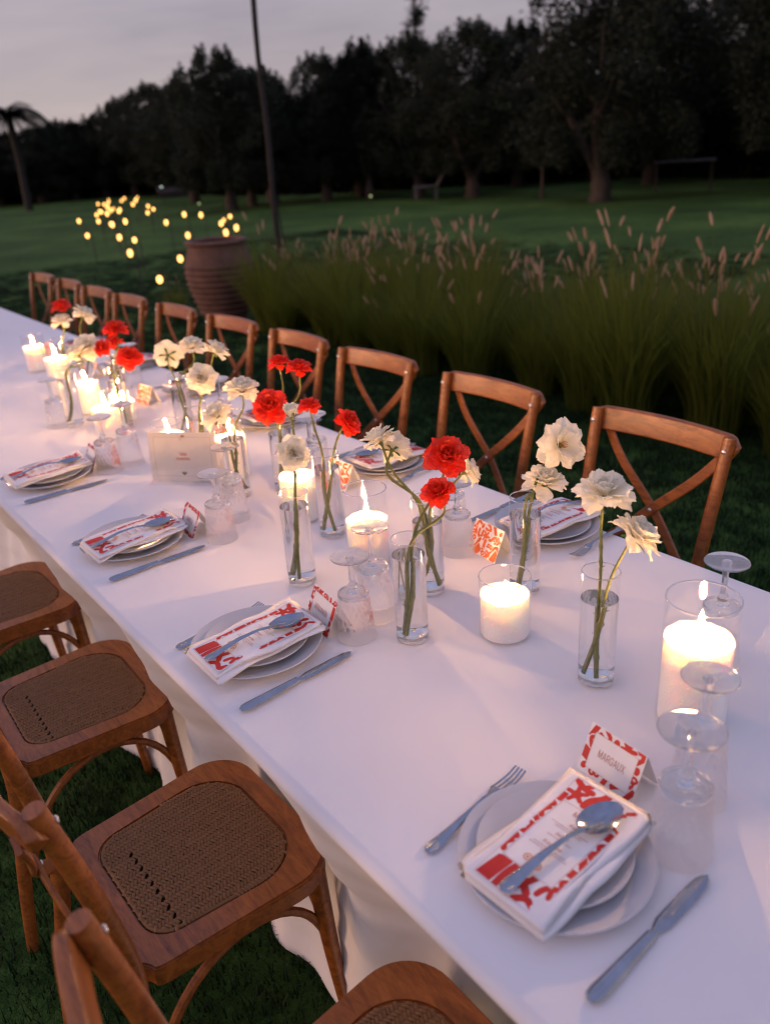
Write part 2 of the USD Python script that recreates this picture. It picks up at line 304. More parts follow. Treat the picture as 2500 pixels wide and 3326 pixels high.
def olive_proto(name, seed, leafmat):
    """crown of unit height about 4.5 m, trunk forked near the ground"""
    r = np.random.default_rng(seed); c = proto(name); H = 4.5
    limbs = []
    nl = 3 + seed % 2
    base = smoothpath([(0, 0, -.1), (.03, .02, .3), (.02, -.02, .62)], 8)
    limbs.append(tube(base, np.linspace(.24, .17, 8)*(1+.1*np.sin(np.arange(8)*2)), 9))
    tips = []
    for i in range(nl):
        a = 2*np.pi*i/nl + r.uniform(-.4, .4); e = .75 + .35*r.uniform()
        p = smoothpath([(0, 0, .5), (.28*math.cos(a), .28*math.sin(a), .95), (.62*e*math.cos(a), .62*e*math.sin(a), 1.55), (.95*e*math.cos(a+.25), .95*e*math.sin(a+.25), 2.5)], 12)
        limbs.append(tube(p, np.linspace(.125, .04, 12), 7)); tips.append(p)
        for q in (6, 9):
            b = a + r.uniform(-1.2, 1.2)
            limbs.append(tube(smoothpath([p[q], p[q]+np.array([.35*math.cos(b), .35*math.sin(b), .35]), p[q]+np.array([.7*math.cos(b), .7*math.sin(b), .9])], 6), np.linspace(.05, .015, 6), 5))
    part(c, 'trunk', cat(limbs), 'bark', 40)
    C, R = [], []
    while len(C) < 190:
        q = r.uniform(-1, 1, 3)
        if np.linalg.norm(q) > 1 or np.linalg.norm(q) < .3: continue
        z = 2.55 + q[2]*1.9
        w = 2.05*(1 - .28*max(q[2], 0))
        lump = .75 + .5*meshkit.noise(np.array([[q[0]*1.6+seed, q[1]*1.6, q[2]*1.6]]), seed)[0]
        C.append((q[0]*w*lump, q[1]*w*lump, z)); R.append(r.uniform(.26, .5))
    for k in range(20):                                 # upright shoots at the top and hanging sprays below
        a = r.uniform(0, 2*np.pi); rr = r.uniform(.1, 1.45)
        z0 = 4.35 - .32*rr*rr + r.uniform(-.15, .1)
        for s in range(5): C.append((rr*math.cos(a)+r.normal()*.03, rr*math.sin(a)+r.normal()*.03, z0+s*.10)); R.append(.20-.034*s)
        rr = r.uniform(1.1, 1.7)
        for s in range(3): C.append((rr*math.cos(a+2), rr*math.sin(a+2), 1.3-s*.2)); R.append(.26)
    part(c, 'crown', leaf_cloud(r, np.array(C), np.array(R), 165, .10, .42), leafmat, False)
    return c
OL = [olive_proto('olive_form', 3, 'olive_leaf'), olive_proto('olive_form_b', 8, 'olive_leaf'), olive_proto('olive_form_c', 12, 'olive_leaf'), olive_proto('olive_form_d', 17, 'dark_leaf')]
def dirpx(az, d): return d*math.sin(az), d*math.cos(az)
OLIVES = [  # x, y, height, width factor, form, label
    (17.4, 13.55, 5.6, 1.12, 0, 'big olive tree with a pale forked trunk before the treeline on the right'),
    (18.0, 18.6, 4.5, .98, 1, 'olive tree with a V-shaped trunk right of the garden lounger'),
    (17.9, 20.9, 4.55, .85, 2, 'olive tree with a thin trunk just left of the garden lounger'),
    (12.9, 23.8, 4.4, .85, 1, 'olive tree with several thin trunks behind the garden lights and urn'),
    (20.2, 9.6, 6.3, 1.05, 2, 'pale leaved olive tree at the right edge of the lawn'),
    (24.5, 11.8, 7.4, 1.2, 3, 'tall dark tree behind the pale olive at the right edge'),
    (22.6, 15.8, 5.3, .9, 3, 'tall dark tree rising behind the big forked olive'),
    (21.9, 20.5, 4.9, .85, 3, 'dark tree behind the V-trunk olive'),
    (16.4, 23.8, 4.3, .8, 0, 'olive tree with a peaked top right of the tall thin pole'),
    (17.0, 22.2, 4.5, .62, 3, 'dark tree with a narrow peaked top, second right of the pole'),
    (18.0, 24.0, 4.3, .95, 2, 'lower dark olive tree just left of the cypress'),
    (14.1, 24.6, 3.95, .75, 2, 'lower olive tree in the treeline just left of the tall thin pole'),
    (15.6, 25.8, 4.0, .95, 0, 'low rounded olive tree directly behind the tall thin pole'),
    (15.0, 30.5, 4.3, .9, 2, 'olive tree with spiky top shoots left of the several-trunk olive'),
    (16.9, 37.4, 4.6, .95, 0, 'smaller olive tree beyond the garden lights'),
    (16.9, 40.6, 4.3, .9, 1, 'far olive tree left above the garden lights'),
    (16.2, 42.5, 3.7, 1.1, 3, 'far dark tree, second from the palm in the low treeline'),
    (15.0, 43.5, 3.6, 1.1, 2, 'far low tree beside the palm at the left end of the treeline'),
    (13.4, 43.5, 3.3, 1.2, 0, 'far low tree just left of the palm'),
    (11.6, 44.5, 3.2, 1.3, 3, 'far low tree left of the palm at the edge of view'),
    (24.6, 19.5, 5.0, .8, 2, 'tall olive behind the gap right of the cypress'),
    (26.0, 15.5, 5.6, .8, 1, 'tall olive seen through the gap left of the pale right-hand olive'),
]
for x, y, h, w, k, lab in OLIVES:
    s = h/4.75; copy_of(OL[k], 'olive_tree', lab, 'tree', (x, y, 0), rng.uniform(0, 6.28), None, (w*1.08, w*1.08, s))
def cypress():
    t = thing('cypress_tree', 'narrow dark cypress rising above the other trees', 'tree', (21.2, 24.6, 0))
    r = np.random.default_rng(5)
    part(t, 'trunk', tube([(0, 0, -.1), (0, 0, 1.5), (.02, 0, 6.6)], [.14, .12, .03], 8), 'bark')
    z = r.uniform(.5, 7.6, 170); w = .62*np.sqrt(np.clip((7.9-z)/4.5, 0.02, 1)); a = r.uniform(0, 2*np.pi, 170); rr = w*r.uniform(.2, .8, 170)
    part(t, 'crown', leaf_cloud(r, np.stack([rr*np.cos(a), rr*np.sin(a), z], 1), np.full(170, .24), 60, .11, .4), 'dark_leaf', False)
cypress()
def palm():
    t = thing('palm_tree', 'palm with drooping fronds far off at the left edge', 'palm tree', (10.6, 36.45, 0))
    r = np.random.default_rng(9); H = 3.5
    part(t, 'trunk', tube([(0, 0, -.1), (.05, 0, 1.8), (0, 0, H)], [.17, .14, .14], 9), 'pole_wood')
    for k in range(44):
        a = 2*np.pi*k/22 + r.uniform(-.15, .15); e = r.uniform(-.2, 1.0); n = 22
        s = np.linspace(0, 1, n); L = 1.75
        rad = L*s*(1-.12*s); zz = H + L*(e*s - (1.0+.4*e)*s**2*.75)
        V, F = [], []; d = np.array([math.cos(a), math.sin(a)]); sd = np.array([-d[1], d[0]])
        for i in range(1, n):
            for sg in (-1, 1):
                b = np.array([*(d*rad[i]), zz[i]]); wl = .5*math.sin(math.pi*min(1, s[i]*.9+.1))
                tip = b + np.array([*(sd*sg*wl + d*.14), -.12]); q = len(V)
                V += [b, b+np.array([*(d*.075), 0]), tip]; F.append([q, q+1, q+2])
        part(t, 'frond', cat([TM(V, F), tube(np.stack([d[0]*rad, d[1]*rad, zz], 1), np.linspace(.025, .006, n), 4)]), 'dark_leaf', False)
palm()
def hedge():
    inst = UsdGeom.PointInstancer.Define(stage, '/World/far_hedge')
    tag(inst.GetPrim(), 'dense dark shrubbery closing the view beneath the trees', 'hedge', None, 'stuff')
    r = np.random.default_rng(21)
    c = r.normal(size=(40, 3))*np.array([.55, .55, .5]); c[:, 2] = np.abs(c[:, 2])*1.2
    usdkit.mesh(stage, '/World/far_hedge/shrub', leaf_cloud(r, c, np.full(40, .42), 110, .16, .5), M['dark_leaf'], False)
    path = smoothpath([(24, 2, 0), (26.5, 10, 0), (27, 17, 0), (25, 23, 0), (21, 29.5, 0), (20, 36.0, 0), (19.5, 43, 0), (14, 48, 0), (5, 50, 0)], 130)
    pts, sc, rot = [], [], []
    for p in path:
        for q in range(4):
            pts.append(p + np.array([r.uniform(-.7, .7), r.uniform(-.7, .7), 0 if q < 2 else r.uniform(.7, 1.7)])); s = r.uniform(.9, 1.5); sc.append((s, s, s*1.1)); a = r.uniform(0, 6.28); rot.append(Gf.Quath(math.cos(a/2), 0, 0, math.sin(a/2)))
    inst.CreatePrototypesRel().SetTargets([Sdf.Path('/World/far_hedge/shrub')])
    inst.CreatePositionsAttr(Vt.Vec3fArray([Gf.Vec3f(*map(float, q)) for q in pts])); inst.CreateScalesAttr(Vt.Vec3fArray([Gf.Vec3f(*map(float, q)) for q in sc]))
    inst.CreateOrientationsAttr(Vt.QuathArray(rot)); inst.CreateProtoIndicesAttr(Vt.IntArray([0]*len(pts)))
hedge()

# ------------------------------------------------------------------ things on the far lawn
def far_things():
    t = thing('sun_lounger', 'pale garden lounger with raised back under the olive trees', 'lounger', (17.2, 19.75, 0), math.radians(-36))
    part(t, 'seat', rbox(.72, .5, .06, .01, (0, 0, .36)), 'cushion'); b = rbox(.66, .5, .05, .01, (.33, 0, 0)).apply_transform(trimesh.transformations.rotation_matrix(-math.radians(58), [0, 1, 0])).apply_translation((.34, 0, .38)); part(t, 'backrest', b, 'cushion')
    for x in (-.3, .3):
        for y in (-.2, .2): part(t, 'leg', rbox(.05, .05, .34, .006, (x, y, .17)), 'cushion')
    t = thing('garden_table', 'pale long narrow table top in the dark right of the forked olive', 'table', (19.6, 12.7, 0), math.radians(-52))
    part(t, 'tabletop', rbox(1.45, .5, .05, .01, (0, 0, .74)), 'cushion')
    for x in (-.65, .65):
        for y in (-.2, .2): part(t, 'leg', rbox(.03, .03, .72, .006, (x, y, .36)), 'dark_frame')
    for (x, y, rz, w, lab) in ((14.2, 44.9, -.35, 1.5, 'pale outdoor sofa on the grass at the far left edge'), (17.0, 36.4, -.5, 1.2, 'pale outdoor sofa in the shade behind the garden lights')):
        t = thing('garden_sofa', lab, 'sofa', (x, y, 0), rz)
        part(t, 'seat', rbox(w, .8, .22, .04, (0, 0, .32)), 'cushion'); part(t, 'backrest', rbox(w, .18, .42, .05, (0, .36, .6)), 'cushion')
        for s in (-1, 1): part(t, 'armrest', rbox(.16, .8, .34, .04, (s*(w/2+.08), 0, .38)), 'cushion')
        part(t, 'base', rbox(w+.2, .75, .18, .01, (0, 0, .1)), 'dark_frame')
    t = thing('slim_post', 'slim bare post standing on the lawn left of the forked olive', 'post', (18.1, 16.0, 0))
    part(t, 'shaft', tube([(0, 0, -.1), (.02, .01, 1.0), (.01, 0, 2.2)], [.05, .045, .04], 8), 'bark'); part(t, 'foot_collar', tube([(0, 0, -.02), (0, 0, .1)], [.075, .06], 10), 'bark')
    for (x, y, z, mt, lab) in ((14.2, 31.6, .62, 'lamp_white', 'single cold white lamp above the cluster of warm garden lights'), (11.9, 24.0, .3, 'lamp_green', 'dim greenish lamp near the several-trunk olive'), (14.7, 19.2, .3, 'lamp_green', 'small yellowish lamp low at the lawn edge right of the pole')):
        t = thing('path_lamp', lab, 'lamp', (x, y, 0))
        part(t, 'bulb', trimesh.creation.icosphere(2, .03).apply_translation((0, 0, z)), mt, True); part(t, 'stake', tube([(0, 0, 0), (0, 0, z-.02)], .012, 6), 'stake_black')
far_things()

def pole():
    t = thing('wooden_pole', 'tall thin dark wooden pole rising behind the fountain grass beside the urn', 'pole', (5.25, 8.70, 0))
    top = np.array([.02, -.02, 4.4]); p = np.array([top*s for s in np.linspace(-.02, 1, 18)]); p[:, 0] += .010*np.sin(np.arange(18)*1.1)
    part(t, 'shaft', tube(p, np.linspace(.036, .026, 18)*(1+.06*np.sin(np.arange(18)*2.3)), 9), 'pole_wood')
    k = top*.86
    part(t, 'knot', trimesh.creation.icosphere(2, .04).apply_scale((.9, .9, 1.8)).apply_translation(top*.545+np.array([.025, -.02, 0])), 'pole_wood', True)
    part(t, 'rope', tube(smoothpath([top*.26+np.array([.03, 0, 0]), top*.12+np.array([.08, -.03, .0]), (.14, -.08, .02)], 10), .009, 5), 'pole_wood')
pole()

def urn():
    t = thing('terracotta_urn', 'large ribbed terracotta urn standing at the end of the grass row', 'urn', (4.02, 7.86, 0))
    z = np.linspace(0, .80, 130)
    R = np.interp(z, [0, .1, .25, .42, .52, .60, .68, .76, .80], [.20, .235, .285, .33, .342, .338, .318, .29, .285])
    R = R + .017*np.maximum(0, np.sin(z*2*np.pi/.058))*(z < .60)*(z > .09)
    prof = [(0.0, 0.0)] + list(zip(R, z))
    part(t, 'body', lathe(prof + [(.262, .80), (.27, .7), (.30, .52), (.25, .2), (0, .15)], 64), 'terracotta', 50)
    a = np.linspace(0, 2*np.pi, 17)[:-1]
    part(t, 'rim', lathe([(.283+.028*math.cos(q)*1.25, .815+.022*math.sin(q)) for q in np.linspace(0, 2*np.pi, 17)][::-1], 64), 'terracotta', True)
urn()

# fountain grass: four clump forms, copied along the row
def clump_proto(name, seed, nplumes):
    r = np.random.default_rng(seed); c = proto(name)
    V = []
    def arch(n, h0, h1, w, lean):
        ms = []
        for i in range(n):
            a = r.uniform(0, 2*np.pi); rr = .13*math.sqrt(r.uniform()); h = r.uniform(h0, h1); L = lean*h*r.uniform(.15, 1)
            b = a + r.normal()*.5; s = np.linspace(0, 1, 6)
            P = np.stack([rr*math.cos(a)+L*math.cos(b)*s**1.8, rr*math.sin(a)+L*math.sin(b)*s**1.8, h*(s-.22*s**3*r.uniform(.2, 1.2))], 1)
            sd = np.array([-math.sin(b), math.cos(b), 0])*w*.5
            W = (1-s**2*.95)[:, None]; vv = np.stack([P-sd*W, P+sd*W], 1).reshape(-1, 3); k = np.arange(5)*2
            ms.append((vv, np.vstack([np.stack([k, k+1, k+3], 1), np.stack([k, k+3, k+2], 1)])))
        off = 0; vs, fs = [], []
        for v, f in ms: vs.append(v); fs.append(f+off); off += len(v)
        return TM(np.vstack(vs), np.vstack(fs))
    part(c, 'blades', arch(430, .42, .88, .0085, .75), 'fountain_blade', False, kind='stuff')
    stalks = [arch(170, .62, 1.08, .0062, .42)]
    for i in range(nplumes):
        b = r.uniform(0, 2*np.pi); L = r.uniform(.03, .20); h = r.uniform(.58, .98); s = np.linspace(0, 1, 8)
        P = np.stack([L*math.cos(b)*s**1.6, L*math.sin(b)*s**1.6, h*s], 1)
        d = P[-1]-P[-2]; d /= np.linalg.norm(d); d += np.array([math.cos(b), math.sin(b), -.2])*r.uniform(0, .16)*(1+3*(r.uniform() < .12)); d[2] = max(d[2], .25); d /= np.linalg.norm(d)
        fat = r.uniform(.55, 1.0); pl = .05 + .11*r.uniform()*fat; n = 9; q = np.linspace(0, 1, n)
        core = P[-1] + d*(q*pl)[:, None] + np.array([math.cos(b), math.sin(b), -.4])*(.008*q**2)[:, None]
        rad = .0145*fat*np.sin(np.pi*(q*.86+.1))**.7
        ms = [tube(core, rad*.75, 6)]
        nh = 90; hv, hf = [], []
        for j in range(nh):
            tq = r.uniform(0, 1); o = core[0]+(core[-1]-core[0])*tq; e = np.cross(d, r.normal(size=3)); e /= np.linalg.norm(e); wv = np.cross(e, d)*.0016
            tip = o + (e*.8+d*.75)*np.interp(tq, q, rad)*1.9; k = len(hv); hv += [o-wv, o+wv, tip]; hf.append([k, k+1, k+2])
        ms += [TM(hv, hf)]; stalks.append(tube(P, .0015, 4))
        part(c, 'plume', cat(ms), 'plume', False)
    part(c, 'stalks', cat(stalks), 'fountain_blade', False, kind='stuff')
    return c
CL = [clump_proto('clump_form', 31, 9), clump_proto('clump_form_b', 32, 15), clump_proto('clump_form_c', 33, 12), clump_proto('clump_form_d', 34, 3)]
CLG = 'fountain grass clumps in the row behind the chairs'
def clumps():
    r = np.random.default_rng(44)
    spots = []
    for y in np.arange(.4, 7.6, .47): spots.append((4.02+r.uniform(-.10, .10), y+r.uniform(-.08, .08), 3 if r.uniform() < .55 else 0))
    for y in np.arange(.6, 7.9, .42): spots.append((4.50+r.uniform(-.10, .10), y+r.uniform(-.08, .08), int(r.integers(0, 3))))
    for y in np.arange(1.5, 7.3, .5): spots.append((4.98+r.uniform(-.1, .1), y+r.uniform(-.1, .1), int(r.integers(1, 3))))
    spots.append((3.75, 8.45, 3))
    for x, y, k in spots:
        if math.hypot(x-4.02, y-7.86) < .45: continue
        if y > 7.0 and x < 4.4 and k != 3: k = 3
        s = r.uniform(.78, 1.14)*(.62 if (x < 3.9 and y > 8) else 1)
        lab = 'fountain grass clump with pinkish plumes in the row behind the far chairs'
        copy_of(CL[k], 'fountain_grass', lab, 'grass clump', (x, y, 0), r.uniform(0, 6.28), CLG, (s, s, s*r.uniform(.92, 1.08)))
clumps()

LAMPS = [(6.31,18.42),(5.25,15.05),(9.76,26.48),(9.34,24.86),(9.81,25.69),(8.83,23.22),(8.33,22.0),(8.67,22.48),(8.26,22.43),(7.49,20.55),(7.59,20.49),(7.63,19.99),(7.23,19.18),(6.52,17.86),(6.58,17.35),(8.74,22.21),(7.98,20.38),(5.91,15.52),(6.31,15.89),(5.1,13.2),(5.28,13.06),(10.76,27.1),(11.14,27.77),(10.85,26.02),(9.81,23.67),(9.18,22.38),(9.38,21.88),(9.1,20.93),(8.3,19.45),(6.76,15.08),(7.58,16.0),(7.68,15.48),(5.81,12.25),(7.89,14.96),(8.42,15.69),(7.17,13.72),(6.5,11.96),(5.93,11.24),(4.2,10.61),(4.49,9.78),(3.62,8.47)]
def lamps():
    c = proto('garden_light_form')
    part(c, 'bulb', lathe([(0, .465), (.012, .468), (.022, .48), (.029, .50), (.030, .515), (.025, .535), (.016, .548), (.012, .552)], 14), 'bulb', True)
    part(c, 'cap', lathe([(.0125, .55), (.0125, .565), (0, .568)], 10), 'stake_black')
    part(c, 'stake', tube(smoothpath([(.075, 0, -.05), (.078, 0, .3), (.07, 0, .55), (.045, 0, .61), (.012, 0, .60), (0, 0, .566)], 18), .0095, 6), 'stake_black')
    for i, (x, y) in enumerate(LAMPS):
        lab = 'small warm bulb glowing on a black hooked stake on the lawn'
        g = 'garden stake lights on the lawn'
        if i == 40: lab, g = 'nearest glowing garden stake light, on its own left of the urn', None
        if i == 38: lab, g = 'second nearest glowing garden light on the open lawn', None
        if i == 37: lab, g = 'glowing garden light seen just over the rim of the urn', None
        copy_of(c, 'garden_light', lab, 'garden light', (x, y, 0), math.radians(-30)+.3*math.sin(i*7), g, (1, 1, 1+.12*math.sin(i*5.3)))
lamps()

# ------------------------------------------------------------------ tablecloth
NEARC = [(.51, 0), (1.13, 0), (1.76, 0), (2.38, 0), (3.0, 0)]
def tablecloth():
    ys = np.arange(-.75, 7.4, .02)
    V = []
    def hem(y):
        push = sum(math.exp(-((y-c)/.245)**6) for c, _ in NEARC)
        return min(push, 1)
    rows = []
    zs_n = np.r_[np.linspace(.014, .64, 22), np.linspace(.66, T-.016, 6)]
    for y in ys:
        P = hem(y); w1 = math.sin(y*10.1+.5*math.sin(y*3.1))*.5+.5*math.sin(y*23+2); row = []
        for z in zs_n:
            d = (T-z)
            k = np.clip((d-.10)/.22, 0, 1); k = k*k*(3-2*k); kp = np.clip((d-.015)/.27, 0, 1)
            x = NEAR - .004 + P*kp*(.155 - .04*np.clip((d-.35)/.35, 0, 1)) + (1-P)*(kp*.05+k*(.02+.020*math.sin(y*9.7+1.1))) + (.010+.010*d)*w1*np.clip(d*2.2, 0, 1) + .004*math.sin(y*41+z*9)*k
            x += .0035*math.sin(y*13+z*70)*np.clip(d*6, 0, 1)
            row.append((x, y, z))
        for a in np.linspace(0, np.pi/2, 7)[1:]: row.append((NEAR+.016*(1-math.cos(a))-.004*math.cos(a), y, T-.016+.016*math.sin(a)))
        for x in np.linspace(NEAR+.05, FAR-.05, 60): row.append((x, y, T))
        for a in np.linspace(np.pi/2, 0, 7)[:-1]: row.append((FAR-.022*(1-math.cos(a)), y, T-.022+.022*math.sin(a)))
        for z in np.linspace(T-.03, .05, 14): row.append((FAR+.03*(T-z)*math.sin(y*9+1)+.01, y, z))
        rows.append(row)
    A = np.array(rows)
    top = (A[..., 2] > T-.001)
    wr = .0034*(meshkit.fbm(np.stack([A[..., 0]*11, A[..., 1]*8, A[..., 0]*0], -1), 3, 9)-.5) + .0022*np.exp(-((np.mod(A[..., 1]+.2, .92)-.46)/.006)**2) + .0040*(meshkit.fbm(np.stack([A[..., 0]*5, A[..., 1]*3, A[..., 0]*0], -1), 3, 5)-.5) + .0014*np.exp(-((A[..., 0]-.95-.006*np.sin(A[..., 1]*3))/.008)**2)
    A[..., 2] += np.where(top, wr, 0)
    m = TM(A.reshape(-1, 3), grid_faces(A.shape[0], A.shape[1]))
    if m.face_normals[(A.shape[1]-1)*10+40][2] < 0: m.invert()
    p = usdkit.mesh(stage, '/World/tablecloth', m, M['cloth'], True).GetPrim()
    tag(p, 'long white tablecloth covering the banquet table and hanging to the grass', 'tablecloth')
tablecloth()

# ------------------------------------------------------------------ chairs (origin on the floor under the seat, front towards +x)
def chair_proto():
    c = proto('chair_form'); SZ = .465
    def outline(inset):
        xf, xr, wf, wr, rf, rr = .185-inset, -.190+inset, .203-inset, .178-inset, .085, .05
        pl = Polygon([(xf, -wf), (xf, wf), (xr, wr), (xr, -wr)])
        front = pl.buffer(-rf).buffer(rf, quad_segs=10); back = pl.buffer(-rr).buffer(rr, quad_segs=6)
        return unary_union([front.intersection(sbox(0, -1, 1, 1)), back.intersection(sbox(-1, -1, .0005, 1))]).buffer(.0008).simplify(.0006)
    out = outline(0); inn = outline(.048)
    notch = unary_union([Point(-.195, s*.178).buffer(.030) for s in (-1, 1)])
    ring = out.difference(notch).difference(inn)
    # bevelled ring: stacked extrusions
    lay = [extrude(ring.buffer(-.004), .004).apply_translation((0, 0, SZ-.004)), extrude(ring.buffer(-.0012), .004).apply_translation((0, 0, SZ-.008)), extrude(ring, .030).apply_translation((0, 0, SZ-.038)), extrude(ring.buffer(-.003), .004).apply_translation((0, 0, SZ-.042))]
    part(c, 'seat_frame', cat(lay), 'wood', 40)
    pan = inn.buffer(-.001)
    part(c, 'seat_base', extrude(pan, .012).apply_translation((0, 0, SZ-.022)), 'rattan_base')
    # woven herringbone strands over a slightly domed panel
    r = np.random.default_rng(2); V, F = [], []
    inn2 = inn.buffer(-.003)
    from shapely.prepared import prep
    pin = prep(inn2); L, W = .0150, .0068
    def dome(x, y): return SZ + .006*(1 - min(1, (x/.16)**4)) * (1 - min(1, (y/.17)**4)) - .004
    ny = int(.4/(W)); 
    cols = int(.4/.0108)
    for i in range(-cols//2, cols//2+1):
        sg = 1 if i % 2 else -1
        for j in range(-ny//2, ny//2+1):
            cy, cx = i*.0108, j*W*1.0 + (.5*W if i % 2 else 0)
            if not pin.contains(Point(cx, cy)): continue
            if abs(cx+.097) < .006 and abs(cy) < .13 and i % 2 == 0 and j % 2 == 0 and cy < .08: continue       # the open row of holes
            ang = math.pi/2 + sg*.50 + r.normal()*.05; d = np.array([math.cos(ang), math.sin(ang)]); e = np.array([-d[1], d[0]])
            w = W*.56*r.uniform(.85, 1.1); h = r.uniform(.0, .0012)
            base = len(V)
            for s in (-.5, -.2, .2, .5):
                for q in (-1, 0, 1):
                    p = np.array([cx, cy]) + d*L*s + e*w*q*.8
                    V.append((p[0], p[1], dome(cx, cy) + h + (.0026 if q == 0 else .0) - .0034*(2*s)**2 + .0012))
            for a in range(3):
                for b in range(2):
                    k = base + a*3 + b; F += [(k, k+3, k+4), (k, k+4, k+1)]
    m = TM(V, F)
    if m.face_normals[:, 2].mean() < 0: m.invert()
    part(c, 'rattan_weave', m, 'rattan', True, kind='stuff')
    rim = tube(np.array([(x, y, SZ-.0035) for x, y in list(inn.buffer(-.004).exterior.coords)]), .0042, 6, False)
    part(c, 'rattan_edge', rim, 'rattan', True)
    def post(s):
        return smoothpath([(-.262, s*.192, 0), (-.225, s*.186, .25), (-.196, s*.180, SZ-.01), (-.212, s*.187, .62), (-.262, s*.196, .87)], 26)
    for s in (-1, 1):
        P = post(s); rad = np.interp(P[:, 2], [0, .45, .86, .87], [.0130, .0168, .0160, .0150])
        part(c, 'back_post', tube(P, rad, 14), 'wood', 40)
        P = smoothpath([(.145, s*.165, SZ-.03), (.155, s*.170, .24), (.172, s*.180, 0)], 10)
        part(c, 'front_leg', tube(P, np.linspace(.0185, .0115, 10), 12), 'wood', 40)
        P = smoothpath([(.158, s*.166, .24), (.12, s*.164, .34), (.05, s*.166, .40), (-.06, s*.168, .40), (-.15, s*.172, .33), (-.205, s*.178, .22)], 22)
        part(c, 'side_brace', tube(P, .0085, 8), 'wood', 40)
        P = smoothpath([(.155, s*.160, .26), (.15, s*.12, .36), (.14, s*.04, .415), (.138, 0, .418)], 14)
        part(c, 'front_brace', tube(P, .0085, 8), 'wood', 40)
    # bent top rail behind the posts, rounded ends
    yy = np.linspace(-.216, .216, 31); P = np.stack([-.271 - .030*(1-(yy/.216)**2), yy, np.full(31, .838)], 1)
    n = len(P); hh = .033*np.sqrt(np.clip(1-(np.clip(np.abs(yy)-.185, 0, 1)/.0315)**2, .02, 1))
    V = []
    for k in range(n):
        th = .0095
        for (a, b) in ((1, -.85), (1, .85), (.7, 1), (-.7, 1), (-1, .85), (-1, -.85), (-.7, -1), (.7, -1)): V.append((P[k, 0]+a*th-b*.006, P[k, 1], P[k, 2]+b*hh[k]))
    N = len(V); V += [P[0], P[-1]]; k = np.arange(8); l = (n-1)*8
    F = np.vstack([grid_faces(n, 8, True), np.stack([(k+1) % 8, k, np.full(8, N)], 1), np.stack([l+k, l+(k+1) % 8, np.full(8, N+1)], 1)])
    rail = TM(V, F)
    if rail.volume < 0: rail.invert()
    part(c, 'top_rail', rail, 'wood', 40)
    for s in (-1, 1):
        P = smoothpath([(-.290, s*.180, .818), (-.274, s*.126, .742), (-.256+.004*s, 0, .610), (-.232, -s*.085, .520), (-.200, -s*.150, .462)], 24)
        part(c, 'cross_brace', bar(P, .028, .009, (0, .75, .66) if s < 0 else (0, .75, -.66), r=.3), 'wood', 40)
        part(c, 'bolt', trimesh.creation.icosphere(2, .0065).apply_scale((.5, 1, 1)).apply_translation((-.2385, s*.1955, .838)), 'bolt', True)
    part(c, 'bolt', trimesh.creation.icosphere(2, .006).apply_scale((.5, 1, 1)).apply_translation((-.2455, 0, .610)), 'bolt', True)
    return c
CH = chair_proto()
FARX = 1.625
FARC = [(1.235, 'wooden cross-back chair on the far side, nearest the right edge of the photo'), (1.88, 'far-side cross-back chair second from the right, behind the big red rose'), (2.49, 'far-side cross-back chair third from the right, behind the bending white roses'),
        (3.08, 'far-side cross-back chair behind the pair of small upright red roses'), (3.67, 'far-side cross-back chair in front of the terracotta urn'), (4.28, 'far-side cross-back chair just left of the urn'),
        (4.89, 'far-side cross-back chair behind the stacked red roses on the left'), (5.44, 'far-side cross-back chair behind the far left white rose'), (6.02, 'far-side cross-back chair at the left edge of the photo'), (6.6, 'last cross-back chair of the far side, beyond the left edge')]
for i, (y, lab) in enumerate(FARC):
    copy_of(CH, 'cross_back_chair', lab, 'chair', (FARX+.012*math.sin(i*5), y, 0), math.pi + .03*math.sin(i*3.7), 'cross-back chairs round the table', (1, 1.055, 1))
for i, (y, lab) in enumerate([(.525, 'near-side chair at the bottom edge, only its front seat rail and back post showing'), (1.125, 'large near-side chair with its whole woven rattan seat showing'), (1.75, 'near-side chair at the left edge with half its rattan seat showing'), (2.375, 'near-side chair mostly hidden at the left edge, only a leg and seat corner showing')]):
    copy_of(CH, 'cross_back_chair', lab, 'chair', (.365 if i else .355, y, 0), (.0, .02, -.02, .03)[i], 'cross-back chairs round the table')

# ------------------------------------------------------------------ print motifs
def motif(kind, s):
    if kind == 0: return LineString([(math.sin(t)*.22*s, (t/6.28-.5)*s) for t in np.linspace(0, 6.28, 16)]).buffer(.085*s)
    if kind == 1:
        return unary_union([LineString([(0, 0), (.42*s*math.cos(a), .42*s*math.sin(a))]).buffer(.075*s) for a in np.arange(6)*math.pi/3+.2] + [Point(0, 0).buffer(.2*s)]).buffer(-.03*s).buffer(.03*s)
    if kind == 2: return affinity.scale(Point(0, 0).buffer(.14*s), 1, 1.35)
    if kind == 3: return sbox(-.42*s, -.085*s, .42*s, .085*s).buffer(.03*s)
    if kind == 4: return LineString([(-.22*s, .3*s), (-.2*s, -.1*s), (0, -.28*s), (.2*s, -.1*s), (.22*s, .3*s)]).buffer(.085*s)
    if kind == 5: return unary_union([LineString([(.13*s*math.cos(t)+dx, .15*s*math.sin(t)) for t in np.linspace(0, 6.28, 14)]).buffer(.035*s) for dx in (-.15*s, .15*s)] + [LineString([(-.3*s, .2*s), (0, .1*s), (.32*s, .16*s)]).buffer(.035*s)])
    if kind == 6: return unary_union([LineString([(-.45*s, -.1*s), (.45*s, .12*s)]).buffer(.045*s)] + [LineString([(x*s, .22*x*s), ((x+.2)*s, (.22*x+sg*.25)*s)]).buffer(.06*s) for x, sg in ((-.25, 1), (0, 1), (-.15, -1), (.1, -1))])
    if kind == 7: return Polygon([(-.5*s, -.2*s), (.4*s, -.28*s), (.5*s, .2*s), (-.3*s, .3*s)]).buffer(.03*s)
